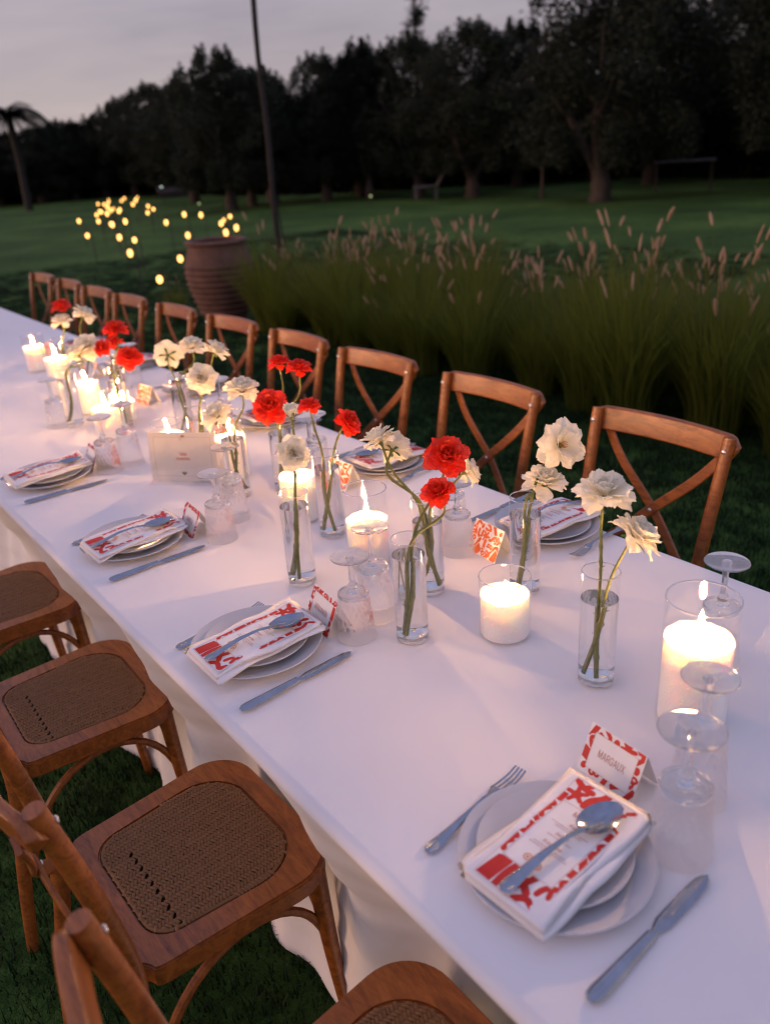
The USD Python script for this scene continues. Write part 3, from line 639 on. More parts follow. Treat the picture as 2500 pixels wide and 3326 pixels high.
def pattern(w, h, s, seed, hole=None):
    r = random.Random(seed); out = []; ks = []
    ny = max(1, round(h/(s*.66))); nx = max(1, round(w/(s*.72)))
    for i in range(nx):
        for j in range(ny):
            k = r.choice([q for q in range(8) if q not in ks[-3:]]); ks.append(k)
            g = affinity.rotate(motif(k, s*r.uniform(.95, 1.12)).buffer(s*.028), r.uniform(0, 360), origin=(0, 0))
            out.append(affinity.translate(g, (i+.5)*w/nx - w/2 + r.uniform(-.08, .08)*s, (j+.5)*h/ny - h/2 + r.uniform(-.08, .08)*s))
    placed = []
    for g in out:
        if placed: g = g.difference(unary_union(placed).buffer(s*.06))
        if g.area > 0: placed.append(g)
    u = unary_union(placed).intersection(sbox(-w/2+.0008, -h/2+.0008, w/2-.0008, h/2-.0008))
    if hole is not None: u = u.difference(hole)
    return u.simplify(s*.012)
def thinrect(a, b, c, d, t): return sbox(a, b, c, d).difference(sbox(a+t, b+t, c-t, d-t))
def lettering(s, height, squeeze=.62, depth=.0002):
    m = meshkit.text_mesh(s, height, depth); m.apply_scale((squeeze, 1, 1)); b = m.bounds; m.apply_translation((-(b[0][0]+b[1][0])/2, -(b[0][1]+b[1][1])/2, 0)); return m

# ------------------------------------------------------------------ table settings (local: +x away from the diner, +y to the diner's left)
def plate_mesh(R, h):
    return lathe([(0, .003), (R*.55, .003), (R*.62, .0042), (R*.80, h*.45), (R*.97, h-.001), (R, h), (R+.0012, h-.0014), (R*.985, h-.0042), (R*.80, h*.45-.0035), (R*.60, 0), (0, 0)], 80)
def sag(x, y): return .0245 + np.where(x > 0, .006, -.0085)*(x/.115)**2 + .0012*np.sin(x*60+y*20)*np.clip(np.abs(y)/.06, 0, 1)
def napkin_mesh(seed):
    ms = []
    for L, (dx, dy, w, h, z0, th) in enumerate([(-.001, -.006, .234, .135, .0, .0020), (.003, .004, .230, .129, .0021, .0020), (0, 0, .228, .126, .0042, .0026)]):
        nx, ny = 30, 16; xs = np.linspace(-w/2, w/2, nx); ys = np.linspace(-h/2, h/2, ny); X, Y = np.meshgrid(xs, ys, indexing='ij')
        e = np.minimum(np.minimum(X+w/2, w/2-X), np.minimum(Y+h/2, h/2-Y)); rd = np.sqrt(np.clip(1-(1-np.clip(e/.006, 0, 1))**2, 0, 1))
        wob = .0016*np.sin(X*37+L*2+seed)*np.sin(Y*23+seed*3)
        edge = .0042*np.sin(X*(21+6*L)+seed*2.1+L*1.7) - .004*np.exp(-((X-.03*(L-1))/.03)**2)*(L < 2)
        Yy = Y + dy + edge*np.sign(Y)*(np.abs(Y)/(h/2))**4
        zc = sag(X, Y) + z0 + wob
        top = np.stack([X+dx, Yy, zc+th*.5+th*.5*rd], -1); bot = np.stack([X+dx, Yy, zc+th*.5-th*.5*rd], -1)
        v = np.vstack([top.reshape(-1, 3), bot.reshape(-1, 3)]); f = grid_faces(nx, ny)
        m = TM(v, np.vstack([f, f[:, ::-1]+nx*ny])); m.merge_vertices()
        if m.volume < 0: m.invert()
        ms.append(m)
    return cat(ms)
def drape(m, z):
    if len(m.faces):
        v, f = trimesh.remesh.subdivide_to_size(m.vertices, m.faces, .012); m = TM(v, f)
    v = np.array(m.vertices); v[:, 2] += sag(v[:, 0], v[:, 1]) + z; return TM(v, m.faces)
MW, MH = .214, .100
def stroke(pts, w, taper=False):
    p = smoothpath([(a, b, 0) for a, b in pts], 14)[:, :2] if len(pts) > 2 else np.array(pts)
    return LineString(p).buffer(w/2)
def menu_print(hole):
    g = [Polygon([(-.103, .045), (-.067, .040), (-.062, .024), (-.066, .021), (-.104, .026)]).buffer(.0012), stroke([(-.103, .017), (-.08, .016), (-.062, .012)], .009),
         stroke([(-.066, .004), (-.078, -.008), (-.088, -.020)], .010), stroke([(-.090, -.002), (-.078, -.010), (-.064, -.016)], .009), Point(-.099, .004).buffer(.0045),
         stroke([(-.103, -.012), (-.094, -.028), (-.098, -.040), (-.088, -.046)], .009), stroke([(-.080, -.030), (-.068, -.034), (-.060, -.046)], .008), stroke([(-.076, -.044), (-.066, -.041)], .007),
         Point(.080, .031).buffer(.0075), *[stroke([(.080, .031), (.080+.0135*math.cos(a), .031+.0135*math.sin(a))], .0065) for a in np.arange(5)*1.2566+.3],
         stroke([(.103, .046), (.096, .034), (.094, .016)], .009), stroke([(.096, .030), (.104, .022)], .007),
         stroke([(.070, .012), (.082, .010), (.094, .000), (.103, -.004)], .011), stroke([(.066, -.006), (.076, -.010), (.082, -.020), (.078, -.030)], .009), Point(.069, -.024).buffer(.005),
         stroke([(.088, -.018), (.098, -.026)], .008), stroke([(.064, -.040), (.078, -.042), (.090, -.036)], .007), stroke([(.096, -.038), (.103, -.046)], .006)]
    for sg in (1, -1):
        x = -.056
        for k, w in enumerate((.017, .012, .022, .010, .018, .013, .016)):
            yy = sg*.0445
            g.append([stroke([(x, yy-.002), (x+w/2, yy+.003), (x+w, yy-.001)], .0075), stroke([(x, yy+.004*sg), (x+w*.5, yy-.002*sg), (x+w*.8, yy+.004*sg)], .006), sbox(x, yy-.0045, x+w, yy+.0045).buffer(.001),
                      Polygon([(x, yy-.003), (x+w*.6, yy-.004), (x+w, yy+.003), (x+w*.4, yy+.004)]).buffer(.001)][(k+(sg < 0)) % 4]); x += w + .0035
    return unary_union(g).intersection(sbox(-MW/2+.0032, -MH/2+.0032, MW/2-.0032, MH/2-.0032)).difference(hole.buffer(.001)).simplify(.0002)
def menu_into(t, seed):
    g = sbox(-MW/2, -MH/2, MW/2, MH/2)
    part(t, 'sheet', drape(extrude(g, .0004), .0072), 'paper', False)
    hole = sbox(-.063, -.0385, .061, .0385)
    part(t, 'border_print', drape(extrude(menu_print(hole), .00015), .0079), 'red_print', False)
    part(t, 'panel_line', drape(extrude(unary_union([thinrect(-.063, -.0385, .061, .0385, .0005), thinrect(-MW/2+.002, -MH/2+.002, MW/2-.002, MH/2-.002, .0004)]), .00012), .0079), 'text_ink', False)
    rot = trimesh.transformations.rotation_matrix(-math.pi/2, [0, 0, 1])
    def put(m, x, y, mat, nm): part(t, nm, drape(m.apply_transform(rot).apply_translation((x, y, 0)), .0081), mat, False)
    put(lettering('MENU', .0085, .8), .050, 0, 'text_ink', 'lettering')
    put(lettering('Plat', .0048, .8), .030, 0, 'text_ink', 'lettering'); put(lettering('Dessert', .0048, .8), .008, 0, 'text_ink', 'lettering'); put(lettering('Et pour finir', .0048, .8), -.012, 0, 'text_ink', 'lettering')
    lines = []
    r = random.Random(seed)
    for x, w in ((.0225, .056), (.0185, .040), (.0005, .036), (-.0195, .050), (-.0235, .058), (-.0275, .016)):
        y = -w/2
        while y < w/2: q = r.uniform(.002, .005); lines.append(sbox(x, y, x+.0010, min(y+q, w/2))); y += q+.0008
    part(t, 'small_print', drape(extrude(unary_union(lines), .0001), .0081), 'thin_ink', False)
    rings = unary_union([Point(-.046+a, b).buffer(.0055).difference(Point(-.046+a, b).buffer(.0042)).union(Point(-.046+a, b).buffer(.0018)) for a, b in ((0, .012), (.004, .002), (-.004, -.006))])
    part(t, 'fruit_drawing', drape(extrude(rings, .0001), .0081), 'mandarin', False)
def sweep_section(xs, w, z, th, conc):
    """utensil: half widths w, heights z, thickness th, hollow conc along xs"""
    n = 9; q = np.linspace(-1, 1, n); top, bot = [], []
    for x, ww, zz, t, c in zip(xs, w, z, th, conc):
        e = np.sqrt(np.clip(1-q**4, 0, 1))
        top.append(np.stack([np.full(n, x), q*ww, zz - c*(1-q**2) + t*.5*e], 1)); bot.append(np.stack([np.full(n, x), q*ww, zz - c*(1-q**2) - t*.5*e], 1))
    top, bot = np.array(top), np.array(bot)
    ring = np.concatenate([top, bot[:, ::-1]], 1); k = ring.shape[1]
    v = ring.reshape(-1, 3); f = grid_faces(len(xs), k, True); N = len(v)
    v = np.vstack([v, ring[0].mean(0), ring[-1].mean(0)]); i = np.arange(k); l = (len(xs)-1)*k
    f = np.vstack([f, np.stack([(i+1) % k, i, np.full(k, N)], 1), np.stack([l+i, l+(i+1) % k, np.full(k, N+1)], 1)])
    m = TM(v, f); m.merge_vertices(digits_vertex=7)
    if m.volume < 0: m.invert()
    return m
def spoon_into(t):
    x = np.linspace(0, .138, 30)
    part(t, 'handle', sweep_section(x, np.interp(x, [0, .004, .012, .03, .09, .125, .138], [.003, .0085, .0105, .0085, .0042, .0036, .0055]), np.interp(x, [0, .02, .07, .11, .138], [-.0040, -.0005, .0110, .0135, .0095]), np.interp(x, [0, .03, .138], [.0022, .0026, .0030]), np.full(30, -.0014)), 'steel')
    part(t, 'chasing', sweep_section(np.linspace(.003, .03, 8), np.array([.004, .0068, .0078, .0074, .006, .0045, .003, .001]), np.interp(np.linspace(.003, .03, 8), [0, .02, .07], [-.0023, .0012, .0125]), np.full(8, .0012), np.zeros(8)), 'steel_chased')
    x = np.linspace(.134, .205, 26); u = (x-.134)/.071
    w = .0225*np.sqrt(np.clip(np.sin(np.pi*np.clip(u*.94+.045, 0, 1)), 0, 1))*(1-.08*(u-.5)); w[0] = .0052
    part(t, 'bowl', sweep_section(x, w, np.interp(u, [0, .2, .6, 1], [.0100, .0098, .0105, .0115]), np.full(26, .0016), .0085*np.sin(np.pi*np.clip(u, 0, 1))**.8), 'steel')
def fork_into(t):
    x = np.linspace(0, .150, 30)
    part(t, 'handle', sweep_section(x, np.interp(x, [0, .004, .012, .03, .09, .128, .138, .150], [.003, .0085, .0105, .0085, .0042, .0035, .0075, .0115]), np.interp(x, [0, .02, .07, .12, .150], [.003, .004, .0085, .0125, .0075]), np.interp(x, [0, .03, .15], [.0022, .0026, .0020]), np.full(30, -.0014)), 'steel')
    part(t, 'chasing', sweep_section(np.linspace(.003, .03, 8), np.array([.004, .0068, .0078, .0074, .006, .0045, .003, .001]), np.interp(np.linspace(.003, .03, 8), [0, .02, .07], [.0048, .0060, .0100]), np.full(8, .0012), np.zeros(8)), 'steel_chased')
    for y in (-.0093, -.0031, .0031, .0093):
        p = smoothpath([(.146, y, .0078), (.165, y*1.02, .0052), (.185, y, .0055), (.203, y*.92, .0105)], 12)
        part(t, 'tine', bar(p, .0030, .0018, (0, 1, 0), r=.3), 'steel')
def knife_into(t):
    x = np.linspace(0, .118, 24)
    part(t, 'handle', sweep_section(x, np.interp(x, [0, .004, .014, .06, .118], [.004, .0085, .0105, .0090, .0072]), np.full(24, .0046), np.interp(x, [0, .006, .1, .118], [.003, .0055, .0055, .005]), np.full(24, -.0026)), 'steel')
    x = np.linspace(.116, .240, 26)
    part(t, 'blade', sweep_section(x, np.interp(x, [.116, .124, .14, .20, .225, .236, .240], [.0045, .0045, .0095, .0098, .0085, .0050, .001]), np.full(26, .0042), np.interp(x, [.116, .13, .24], [.004, .0022, .0014]), np.full(26, -.0011)), 'steel')
def card_into(t, name, seed, w=.098, h=.070, back=False):
    """tent card: ridge along y, front panel facing -x (the diner)"""
    th = math.atan2(.030, h); L = h/math.cos(th)*.98
    def panel(sgn, poly, off):
        m = extrude(poly, .0003); v = np.array(m.vertices)
        # local: poly x -> along -y (reading direction), poly y -> up the panel
        out = np.zeros_like(v); yv = v[:, 1] + L/2; o = v[:, 2] + off
        out[:, 1] = -v[:, 0]*sgn*(-1 if sgn < 0 else 1) if False else -v[:, 0]*(1 if sgn > 0 else -1)
        out[:, 0] = sgn*(-.030*(1-yv/L)) - sgn*o*math.cos(th); out[:, 2] = yv*math.cos(th) + o*math.sin(th)
        return TM(out, m.faces)
    rect = sbox(-w/2, -L/2, w/2, L/2)
    part(t, 'front_panel', panel(1, rect, 0), 'paper', False); part(t, 'back_panel', panel(-1, rect, 0), 'paper', False)
    hole = sbox(-w/2+.011, -L/2+.010, w/2-.011, L/2-.010)
    part(t, 'border_print', panel(1, pattern(w, L, .028, seed, hole), .0005), 'red_print', False)
    part(t, 'back_print', panel(-1, pattern(w, L, .026, seed+3), .0005), 'orange_print', False)
    part(t, 'panel_line', panel(1, thinrect(-w/2+.011, -L/2+.010, w/2-.011, L/2-.010, .0004), .0004), 'text_ink', False)
    if name:
        m = lettering(name, .0115, .60); v = np.array(m.vertices); out = np.zeros_like(v); yv = v[:, 1] + L/2 + .001; o = v[:, 2] + .0005
        out[:, 1] = -v[:, 0]; out[:, 0] = -.030*(1-yv/L) - o*math.cos(th); out[:, 2] = yv*math.cos(th) + o*math.sin(th)
        part(t, 'lettering', TM(out, m.faces), 'text_ink', False)

SETP = {}
for nm, fn in (('dinner', lambda c: part(c, 'plate_body', plate_mesh(.124, .019), 'porcelain', 40)), ('side', lambda c: part(c, 'plate_body', plate_mesh(.099, .016), 'porcelain', 40)), ('fork', fork_into), ('knife', knife_into), ('spoon', spoon_into)):
    SETP[nm] = proto(nm + '_form'); fn(SETP[nm])
def setting(x, y, rz, seed, where, name=None, cardloc=None, far=False, jit=(0, 0, 0)):
    c, s = math.cos(rz), math.sin(rz)
    def W(px, py, z=0): return (x + c*px - s*py, y + s*px + c*py, T + .0012 + z)
    jr = random.Random(seed)
    copy_of(SETP['dinner'], 'dinner_plate', 'large lower dinner plate of ' + where, 'plate', W(0, 0), 0, 'dinner plates')
    copy_of(SETP['side'], 'side_plate', 'smaller upper plate of ' + where, 'plate', W(.004, .006, .0062), 0, 'side plates')
    tilt = rz + jit[0]
    t = thing('napkin', 'folded white napkin of ' + where, 'napkin', W(jit[1], jit[2], .004), tilt, 'folded napkins')
    part(t, 'cloth', napkin_mesh(seed), 'linen', True)
    t = thing('menu_card', 'red bordered menu of ' + where, 'menu', W(jit[1], jit[2], .004), tilt, 'menu cards')
    menu_into(t, 11)
    q = W(-.108+jit[1], -.004+jit[2], .004)
    copy_of(SETP['spoon'], 'spoon', 'spoon on the menu of ' + where, 'spoon', (q[0], q[1], T+.0395), tilt - .10 + jr.uniform(-.04, .04), 'spoons')
    copy_of(SETP['fork'], 'fork', 'fork of ' + where, 'fork', W(-.118, .118 if seed == 1 else (.104 if not far else .128), 0), rz + .10, 'forks')
    copy_of(SETP['knife'], 'knife', 'knife of ' + where, 'knife', W(-.122, -.152), rz + jr.uniform(-.03, .05), 'knives')
    if cardloc:
        what = f'place card reading {name}' if name else 'red patterned place card'
        t = thing('place_card', what + ' of ' + where, 'place card', (cardloc[0], cardloc[1], T+.0012), cardloc[2], 'place cards')
        card_into(t, name, seed+20)
setting(.618, .507, 0, 1, 'the nearest near-side setting at lower right', 'MARGAUX', (.800, .548, -.05), jit=(.05, .0, -.004))
setting(.588, 1.213, 0, 2, 'the near-side setting in the middle of the photo', 'BENJAMIN', (.738, 1.188, -.13), jit=(-.01, -.006, -.012))
setting(.601, 1.831, 0, 3, 'the third near-side setting, left of the small goblet pair', 'CAMILLE', (.748, 1.780, -.10), jit=(.03, .0, -.01))
setting(.600, 2.46, 0, 4, 'the near-side setting cut by the left edge', '', (.742, 2.448, -.08), jit=(0, 0, 0))
FW = ['the far-side setting behind the short candle at right', 'the far-side setting under the bending white roses', 'the far-side setting behind the upright red roses', 'the far-side setting left of the three white roses', 'the far-side setting by the stacked red roses', 'the farthest setting at the upper left']
for i, (x, y) in enumerate([(1.361, 1.174), (1.363, 1.794), (1.36, 2.42), (1.36, 3.03), (1.36, 3.65), (1.36, 4.25)]):
    setting(x, y, math.pi, 10+i, FW[i], None, [(1.178, 1.178, math.pi-.10), (1.186, 1.76, math.pi+.05), (1.18, 2.40, math.pi), (1.155, 3.005, math.pi+.1), (1.17, 3.6, math.pi), (1.17, 4.2, math.pi)][i], True, (.03*math.sin(i*3), -.005, .01))

# ------------------------------------------------------------------ table-name sign
def sign():
    a = np.array([.809, 2.189]); b = np.array([.943, 2.029]); c = (a+b)/2; d = (b-a)/np.linalg.norm(b-a); n = np.array([d[1], -d[0]])
    rz = math.atan2(d[1], d[0])
    t = thing('table_sign', 'white table name sign with a green heart standing in front of a candle', 'sign', (c[0], c[1], T+.0012), rz)
    lean = trimesh.transformations.rotation_matrix(-math.radians(8), [1, 0, 0])
    up = trimesh.transformations.rotation_matrix(math.pi/2, [1, 0, 0])
    def P(m, off): return m.apply_transform(up).apply_translation((0, -off, .006)).apply_transform(lean)
    w, h = .205, .142
    part(t, 'sheet', P(extrude(sbox(-w/2, 0, w/2, h), .0006), 0), 'paper_thin', False)
    part(t, 'frame_line', P(extrude(thinrect(-w/2+.015, .014, w/2-.015, h-.014, .0006), .0001), .0009), 'thin_ink', False)
    part(t, 'acrylic_sheet', P(extrude(sbox(-w/2-.003, -.004, w/2+.003, h+.004), .0015), .0020), 'pane', False)
    part(t, 'acrylic_base', rbox(w+.006, .045, .003, .0008, (0, -.004, .0018)), 'pane', False)
    for s, z in (('Table', .079), ('Essaouira', .066)): part(t, 'lettering', P(lettering(s, .0088, .75).apply_translation((0, z, 0)), .0012), 'orange_print', False)
    hp = Polygon([(.0075*16*math.sin(q)**3/16, .0065*(13*math.cos(q)-5*math.cos(2*q)-2*math.cos(3*q)-math.cos(4*q))/16) for q in np.linspace(0, 2*np.pi, 40)[:-1]])
    part(t, 'heart', P(extrude(affinity.translate(hp, 0, .022), .0001), .0012), 'heart_green', False)
    part(t, 'fruit_drawing', P(extrude(unary_union([affinity.translate(affinity.scale(Point(0, 0).buffer(.006), 1, .5), .004, .131), Point(-.003, .122).buffer(.0015)]), .0001), .0012), 'mandarin', False)
sign()

# ------------------------------------------------------------------ candles in glass cylinders
def candle(x, y, h, r, fill, label, flame=1.0, lean=0, seed=0):
    t = thing('candle_jar', label, 'candle', (x, y, T+.0014), 0, 'pillar candles in glass cylinders')
    part(t, 'glass_cylinder', lathe([(r-.003, 0), (r-.0008, .0012), (r, .004), (r, h*.5), (r, h-.0004)], 64), 'pane', 40)
    a = np.arange(48)*2*np.pi/48; rr = np.r_[np.linspace(.004, r-.0032, 14)]
    rg = np.random.default_rng(seed+60); V = [(0, 0, fill-.004)]
    for q in rr:
        for k in a: V.append((q*math.cos(k), q*math.sin(k), fill + .004*(meshkit.noise(np.array([[q*math.cos(k)*55+seed, q*math.sin(k)*55, 1]]))[0]-.5) - .005*math.exp(-(q/.014)**2) + rg.normal()*.0006))
    for z in np.linspace(fill-.004, .006, 10): 
        for k in a: V.append(((r-.0032)*math.cos(k), (r-.0032)*math.sin(k), z))
    V.append((0, 0, .006)); n = len(V)
    F = [(0, 1+k, 1+(k+1) % 48) for k in range(48)] + list(grid_faces(24, 48, True)+1)[:]
    F = [tuple(q) for q in F] + [(n-1, n-1-48+(k+1) % 48, n-1-48+k) for k in range(48)]
    m = TM(V, F)
    if m.volume < 0: m.invert()
    part(t, 'wax', m, 'wax', 40)
    a_ = np.linspace(0, 2*np.pi, 9)
    part(t, 'glass_rim', lathe([(r-.0011+.0013*math.cos(q_), h-.0002+.0013*math.sin(q_)) for q_ in a_][::-1], 64), 'vase_glass', True)
    part(t, 'wick', tube([(0, 0, fill-.006), (.0004, 0, fill+.004), (.0018, .0004, fill+.011)], .0009, 6), 'wick')
    hh = .036*flame
    pr = [(0.0002, 0), (.0034, .003), (.0052, .008), (.0058, .013), (.0048, .020), (.0028, .028), (.0010, .034), (0.0001, .036)]
    fm = lathe([(p*.9, q*flame) for p, q in pr], 16); v = np.array(fm.vertices); v[:, 0] += lean*v[:, 2]**2*8; v[:, 1] += .5*lean*v[:, 2]**2*8; v[:, 2] += fill+.006; v[:, 0] += .001
    part(t, 'flame', TM(v, fm.faces), 'flame', True)
candle(.958, .923, .124, .0485, .086, 'short candle in a low glass cylinder right of the middle', .6, .2, 1)
candle(.988, .550, .22, .054, .150, 'tall candle in a wide glass cylinder at the right edge', 1.3, -.3, 2)
candle(.956, 1.340, .178, .0485, .105, 'candle with a tall flame behind the goblet pair in the middle', 1.15, .1, 3)
candle(.975, 1.650, .178, .0485, .118, 'candle glowing behind the vase of the white rosebud', 1.1, .1, 4)
candle(1.003, 2.048, .190, .0485, .120, 'tall candle behind the small goblets, right of the table sign', 1.2, .4, 5)
candle(.900, 2.235, .150, .0485, .112, 'candle half hidden behind the table sign', 1.0, -.2, 6)
candle(.949, 3.060, .150, .0485, .115, 'white candle behind the left vase of two white roses', 1.0, .1, 7)
candle(.965, 3.420, .200, .0485, .150, 'tall white candle at the left edge', 1.0, .1, 8)
candle(.884, 2.700, .150, .0485, .105, 'candle behind the left goblet pair', 1.0, .1, 9)
candle(.995, 2.850, .120, .0485, .070, 'low candle below the stacked red roses', 1.0, .2, 10)
candle(1.03, 3.95, .16, .0485, .11, 'far candle at the upper left end of the table', 1.0, .1, 11)

# ------------------------------------------------------------------ goblets standing upside down
def goblet_proto(name, h, hb, R, n=96):
    c = proto(name); q = hb/.098
    zo = np.r_[0, np.linspace(.002, .086*q, 44)]
    ro = np.interp(zo, [0, .002, .03*q, .06*q, .086*q], [R-.0006, R, R*.90, R*.815, R*.775])
    po = list(zip(ro, zo)) + [(R*.772, .0925*q), (R*.765, .0950*q), (R*.750, .0970*q), (R*.725, .0980*q), (R*.70, .0980*q), (R*.66, .0968*q), (R*.40, .0966*q), (.0105, .0972*q), (0, .0975*q)]
    pi_ = [(0, .0885*q), (R*.58, .0882*q), (R*.66, .0865*q), (R*.70, .082*q), (R*.745, .06*q), (R*.84, .03*q), (R-.0016, .002), (R-.0010, .0002)]
    def disp(a, Z, Rr):
        k = np.clip((Z-.026*q)/(.01), 0, 1)*np.clip((.088*q-Z)/.006, 0, 1)*(Rr > R*.7751)*(Z > 0)*(np.arange(len(Z))[:, None] < 45)
        zz_ = Z/(.0150)
        d = np.abs(np.sin(a*9 + zz_*np.pi*.5))*np.abs(np.sin(a*9 - zz_*np.pi*.5))
        return k*.0026*(d-.45)
    part(c, 'bowl', lathe(po[:47], n, disp), 'cut_wall', 35)
    part(c, 'bowl_rim', lathe([(R-.0006+.0008*math.cos(k_), .0008+.0008*math.sin(k_)) for k_ in np.linspace(0, 2*np.pi, 9)][::-1], 64), 'glass', True)
    part(c, 'bowl_base', lathe([(0, .0880*q), (R*.62, .0878*q), (R*.695, .0885*q)] + [(R*.70, .0930*q), (R*.765, .0930*q)] + po[47:], 64), 'glass', 35)
    z0 = .0972*q + .0003
    st = [(0, z0), (.0120, z0), (.0092, z0+.003), (.0072, z0+.006), (.0096, z0+.011), (.0098, z0+.015), (.0064, z0+.020), (.0055, z0+.024), (.0052, h-.016), (.0062, h-.009), (.0095, h-.0052), (0, h-.0052)]
    part(c, 'stem', lathe(st, 8), 'glass', 25)
    ft = [(0, h-.0056), (.010, h-.0056), (.024, h-.0036), (.0345, h-.0024), (.0362, h-.0012), (.0352, h-.0002), (.030, h-.0002), (.012, h-.0010), (0, h-.0012)]
    part(c, 'foot', lathe(ft, 64), 'glass', 40)
    return c
GS = goblet_proto('goblet_small', .172, .098, .0385); GL = goblet_proto('goblet_large', .197, .116, .0395)
for (x, y, k, sc, lab) in [(.750, 1.113, 0, 1, 'smaller upside-down cut glass goblet right of the BENJAMIN card'), (.823, 1.145, 1, 1, 'taller upside-down goblet in front of the tall-flamed candle'),
    (1.128, 1.232, 0, 1.0, 'upside-down goblet beside the orange patterned place card'), (1.175, 1.300, 1, .97, 'second upside-down goblet standing just behind the one beside the orange patterned card'),
    (.752, .415, 0, 1.12, 'upside-down goblet right of the MARGAUX card, in front of the tall candle'), (.850, .452, 1, 1.02, 'taller upside-down goblet at the right edge against the white wax'), (1.154, .609, 1, 1, 'upside-down goblet cut by the right edge, beyond the tall candle'),
    (.772, 1.695, 0, 1, 'smaller upside-down goblet beside the third near-side setting'), (.855, 1.779, 1, 1, 'taller upside-down goblet in front of the tall candle right of the table sign'),
    (.754, 2.379, 0, 1, 'smaller upside-down goblet left of the table sign'), (.830, 2.390, 1, .97, 'taller upside-down goblet just left of the table sign'), (1.128, 1.817, 1, 1, 'upside-down goblet behind the red rose with the white bud'),
    (1.164, 2.399, 1, 1, 'upside-down goblet behind the round white rose in the middle'), (.800, 2.985, 0, 1, 'upside-down goblet at the left edge in front of the tall white candle'), (1.227, 3.307, 0, 1, 'upside-down goblet behind the stacked red roses'), (1.20, 1.90, 0, 1, 'small upside-down goblet at the far-side setting under the bending white roses')]:
    copy_of(GL if k else GS, 'goblet', lab, 'goblet', (x, y, T+.0014), .3*x*y, 'upside-down goblets', sc)

# ------------------------------------------------------------------ bud vases and roses
VR = .0312
def vase(x, y, water, label, h=.21):
    t = thing('cylinder_vase', label, 'vase', (x, y, T+.0014), 0, 'clear cylinder vases')
    part(t, 'glass_wall', lathe([(VR-.003, 0), (VR-.0006, .0012), (VR, .004), (VR, .06), (VR, .13), (VR, h-.0004)], 64), 'pane', 40)
    part(t, 'glass_rim', lathe([(VR-.0011+.0012*math.cos(q_), h-.0002+.0012*math.sin(q_)) for q_ in np.linspace(0, 2*np.pi, 9)][::-1], 64), 'vase_glass', True)
    part(t, 'thick_base', lathe([(0, .0008), (VR-.004, .0008), (VR-.0016, .003), (VR-.0016, .010), (VR-.004, .0118), (0, .0112)], 48), 'vase_glass', 40)
    part(t, 'water', lathe([(0, .0117), (VR-.0052, .0127), (VR-.0012, .0152), (VR-.0010, water*.5), (VR-.0010, water+.0006), (VR-.0024, water+.0001), (VR-.006, water), (0, water)], 64), 'water', 40)
VASES = dict(V1=(.965, .717), V2=(1.104, 1.008), V3=(.823, 1.033), V4=(.966, 1.145), V5=(.795, 1.371), V6=(.978, 1.516), V8=(1.054, 1.848), V9=(.940, 1.905), V10=(.960, 2.150), V11=(1.078, 2.514), V12=(.965, 2.774), V13=(.85, 2.945), V14=(1.034, 3.283), V15=(1.02, 3.50), V16=(1.05, 2.99))
VL = dict(V1='clear vase with two white roses, rightmost on the table', V2='clear vase in front of the far-side setting at right', V3='clear vase in the middle holding two red roses', V4='clear vase behind it, whose white roses bend left', V5='clear vase with the white rosebud, nearest the BENJAMIN setting',
    V6='clear vase of two crossing red rose stems, left of the tall-flamed candle', V8='clear vase of three red roses behind the rosebud vase', V9='clear vase right of the table sign in front of a tall candle', V10='clear vase behind the table sign', V11='clear vase behind and left of the table sign', V12='clear vase of the large orange-red rose at left', V13='clear vase of two white roses at the left', V14='far vase of the single white rose near the far left chairs', V15='far vase at the left edge with a red and a white rose', V16='far vase of the stacked red roses')
VL['V4'] = 'clear vase just behind the middle vase, whose white roses bend left'
VW = dict(V1=.160, V2=.172, V3=.178, V4=.160, V5=.180, V6=.175)
for k, (x, y) in VASES.items(): vase(x, y, VW.get(k, .165), VL[k])

def petal(r, L, W, t0, t1, phi, r0, z0, ruf=.0020, nv=9, nu=11):
    v = np.linspace(0, 1, nv); th = np.radians(t0 + (t1-t0)*v**1.5)
    rr = r0 + np.concatenate([[0], np.cumsum(np.sin((th[1:]+th[:-1])/2))])*L/(nv-1)
    zz = z0 + np.concatenate([[0], np.cumsum(np.cos((th[1:]+th[:-1])/2))])*L/(nv-1)
    u = np.linspace(-1, 1, nu); ph = r.uniform(0, 6.28, 3); pt = r.uniform(.10, .24)
    w = W*np.clip(v, .03, 1)**.55*np.sqrt(np.clip(1-(np.clip(v-.62, 0, 1)/.41)**2, 0, 1))
    P = np.zeros((nv, nu, 3))
    for i in range(nv):
        ui = u
        ve = v[i]*(1 - pt*np.abs(ui)**1.6*v[i]) + v[i]**3*(.03*np.sin(ui*5+ph[2])+.035*np.sin(ui*11+ph[0]))
        R_ = np.interp(ve, v, rr); Z_ = np.interp(ve, v, zz); tt = np.interp(ve, v, th)
        s = ui*w[i]; Rc = np.maximum(R_, .012)*1.25
        lat = Rc*np.sin(s/Rc); inw = Rc*(1-np.cos(s/Rc))
        o = inw*.75 + ruf*v[i]**2*(np.sin(ui*3.3+ph[0]) + .6*np.sin(ui*7+ph[1]))
        P[i, :, 0] = R_ - np.cos(tt)*o; P[i, :, 2] = Z_ + np.sin(tt)*o; P[i, :, 1] = lat
    c, s_ = math.cos(phi), math.sin(phi); Q = P.copy(); Q[..., 0] = c*P[..., 0]-s_*P[..., 1]; Q[..., 1] = s_*P[..., 0]+c*P[..., 1]
    return TM(Q.reshape(-1, 3), grid_faces(nv, nu))
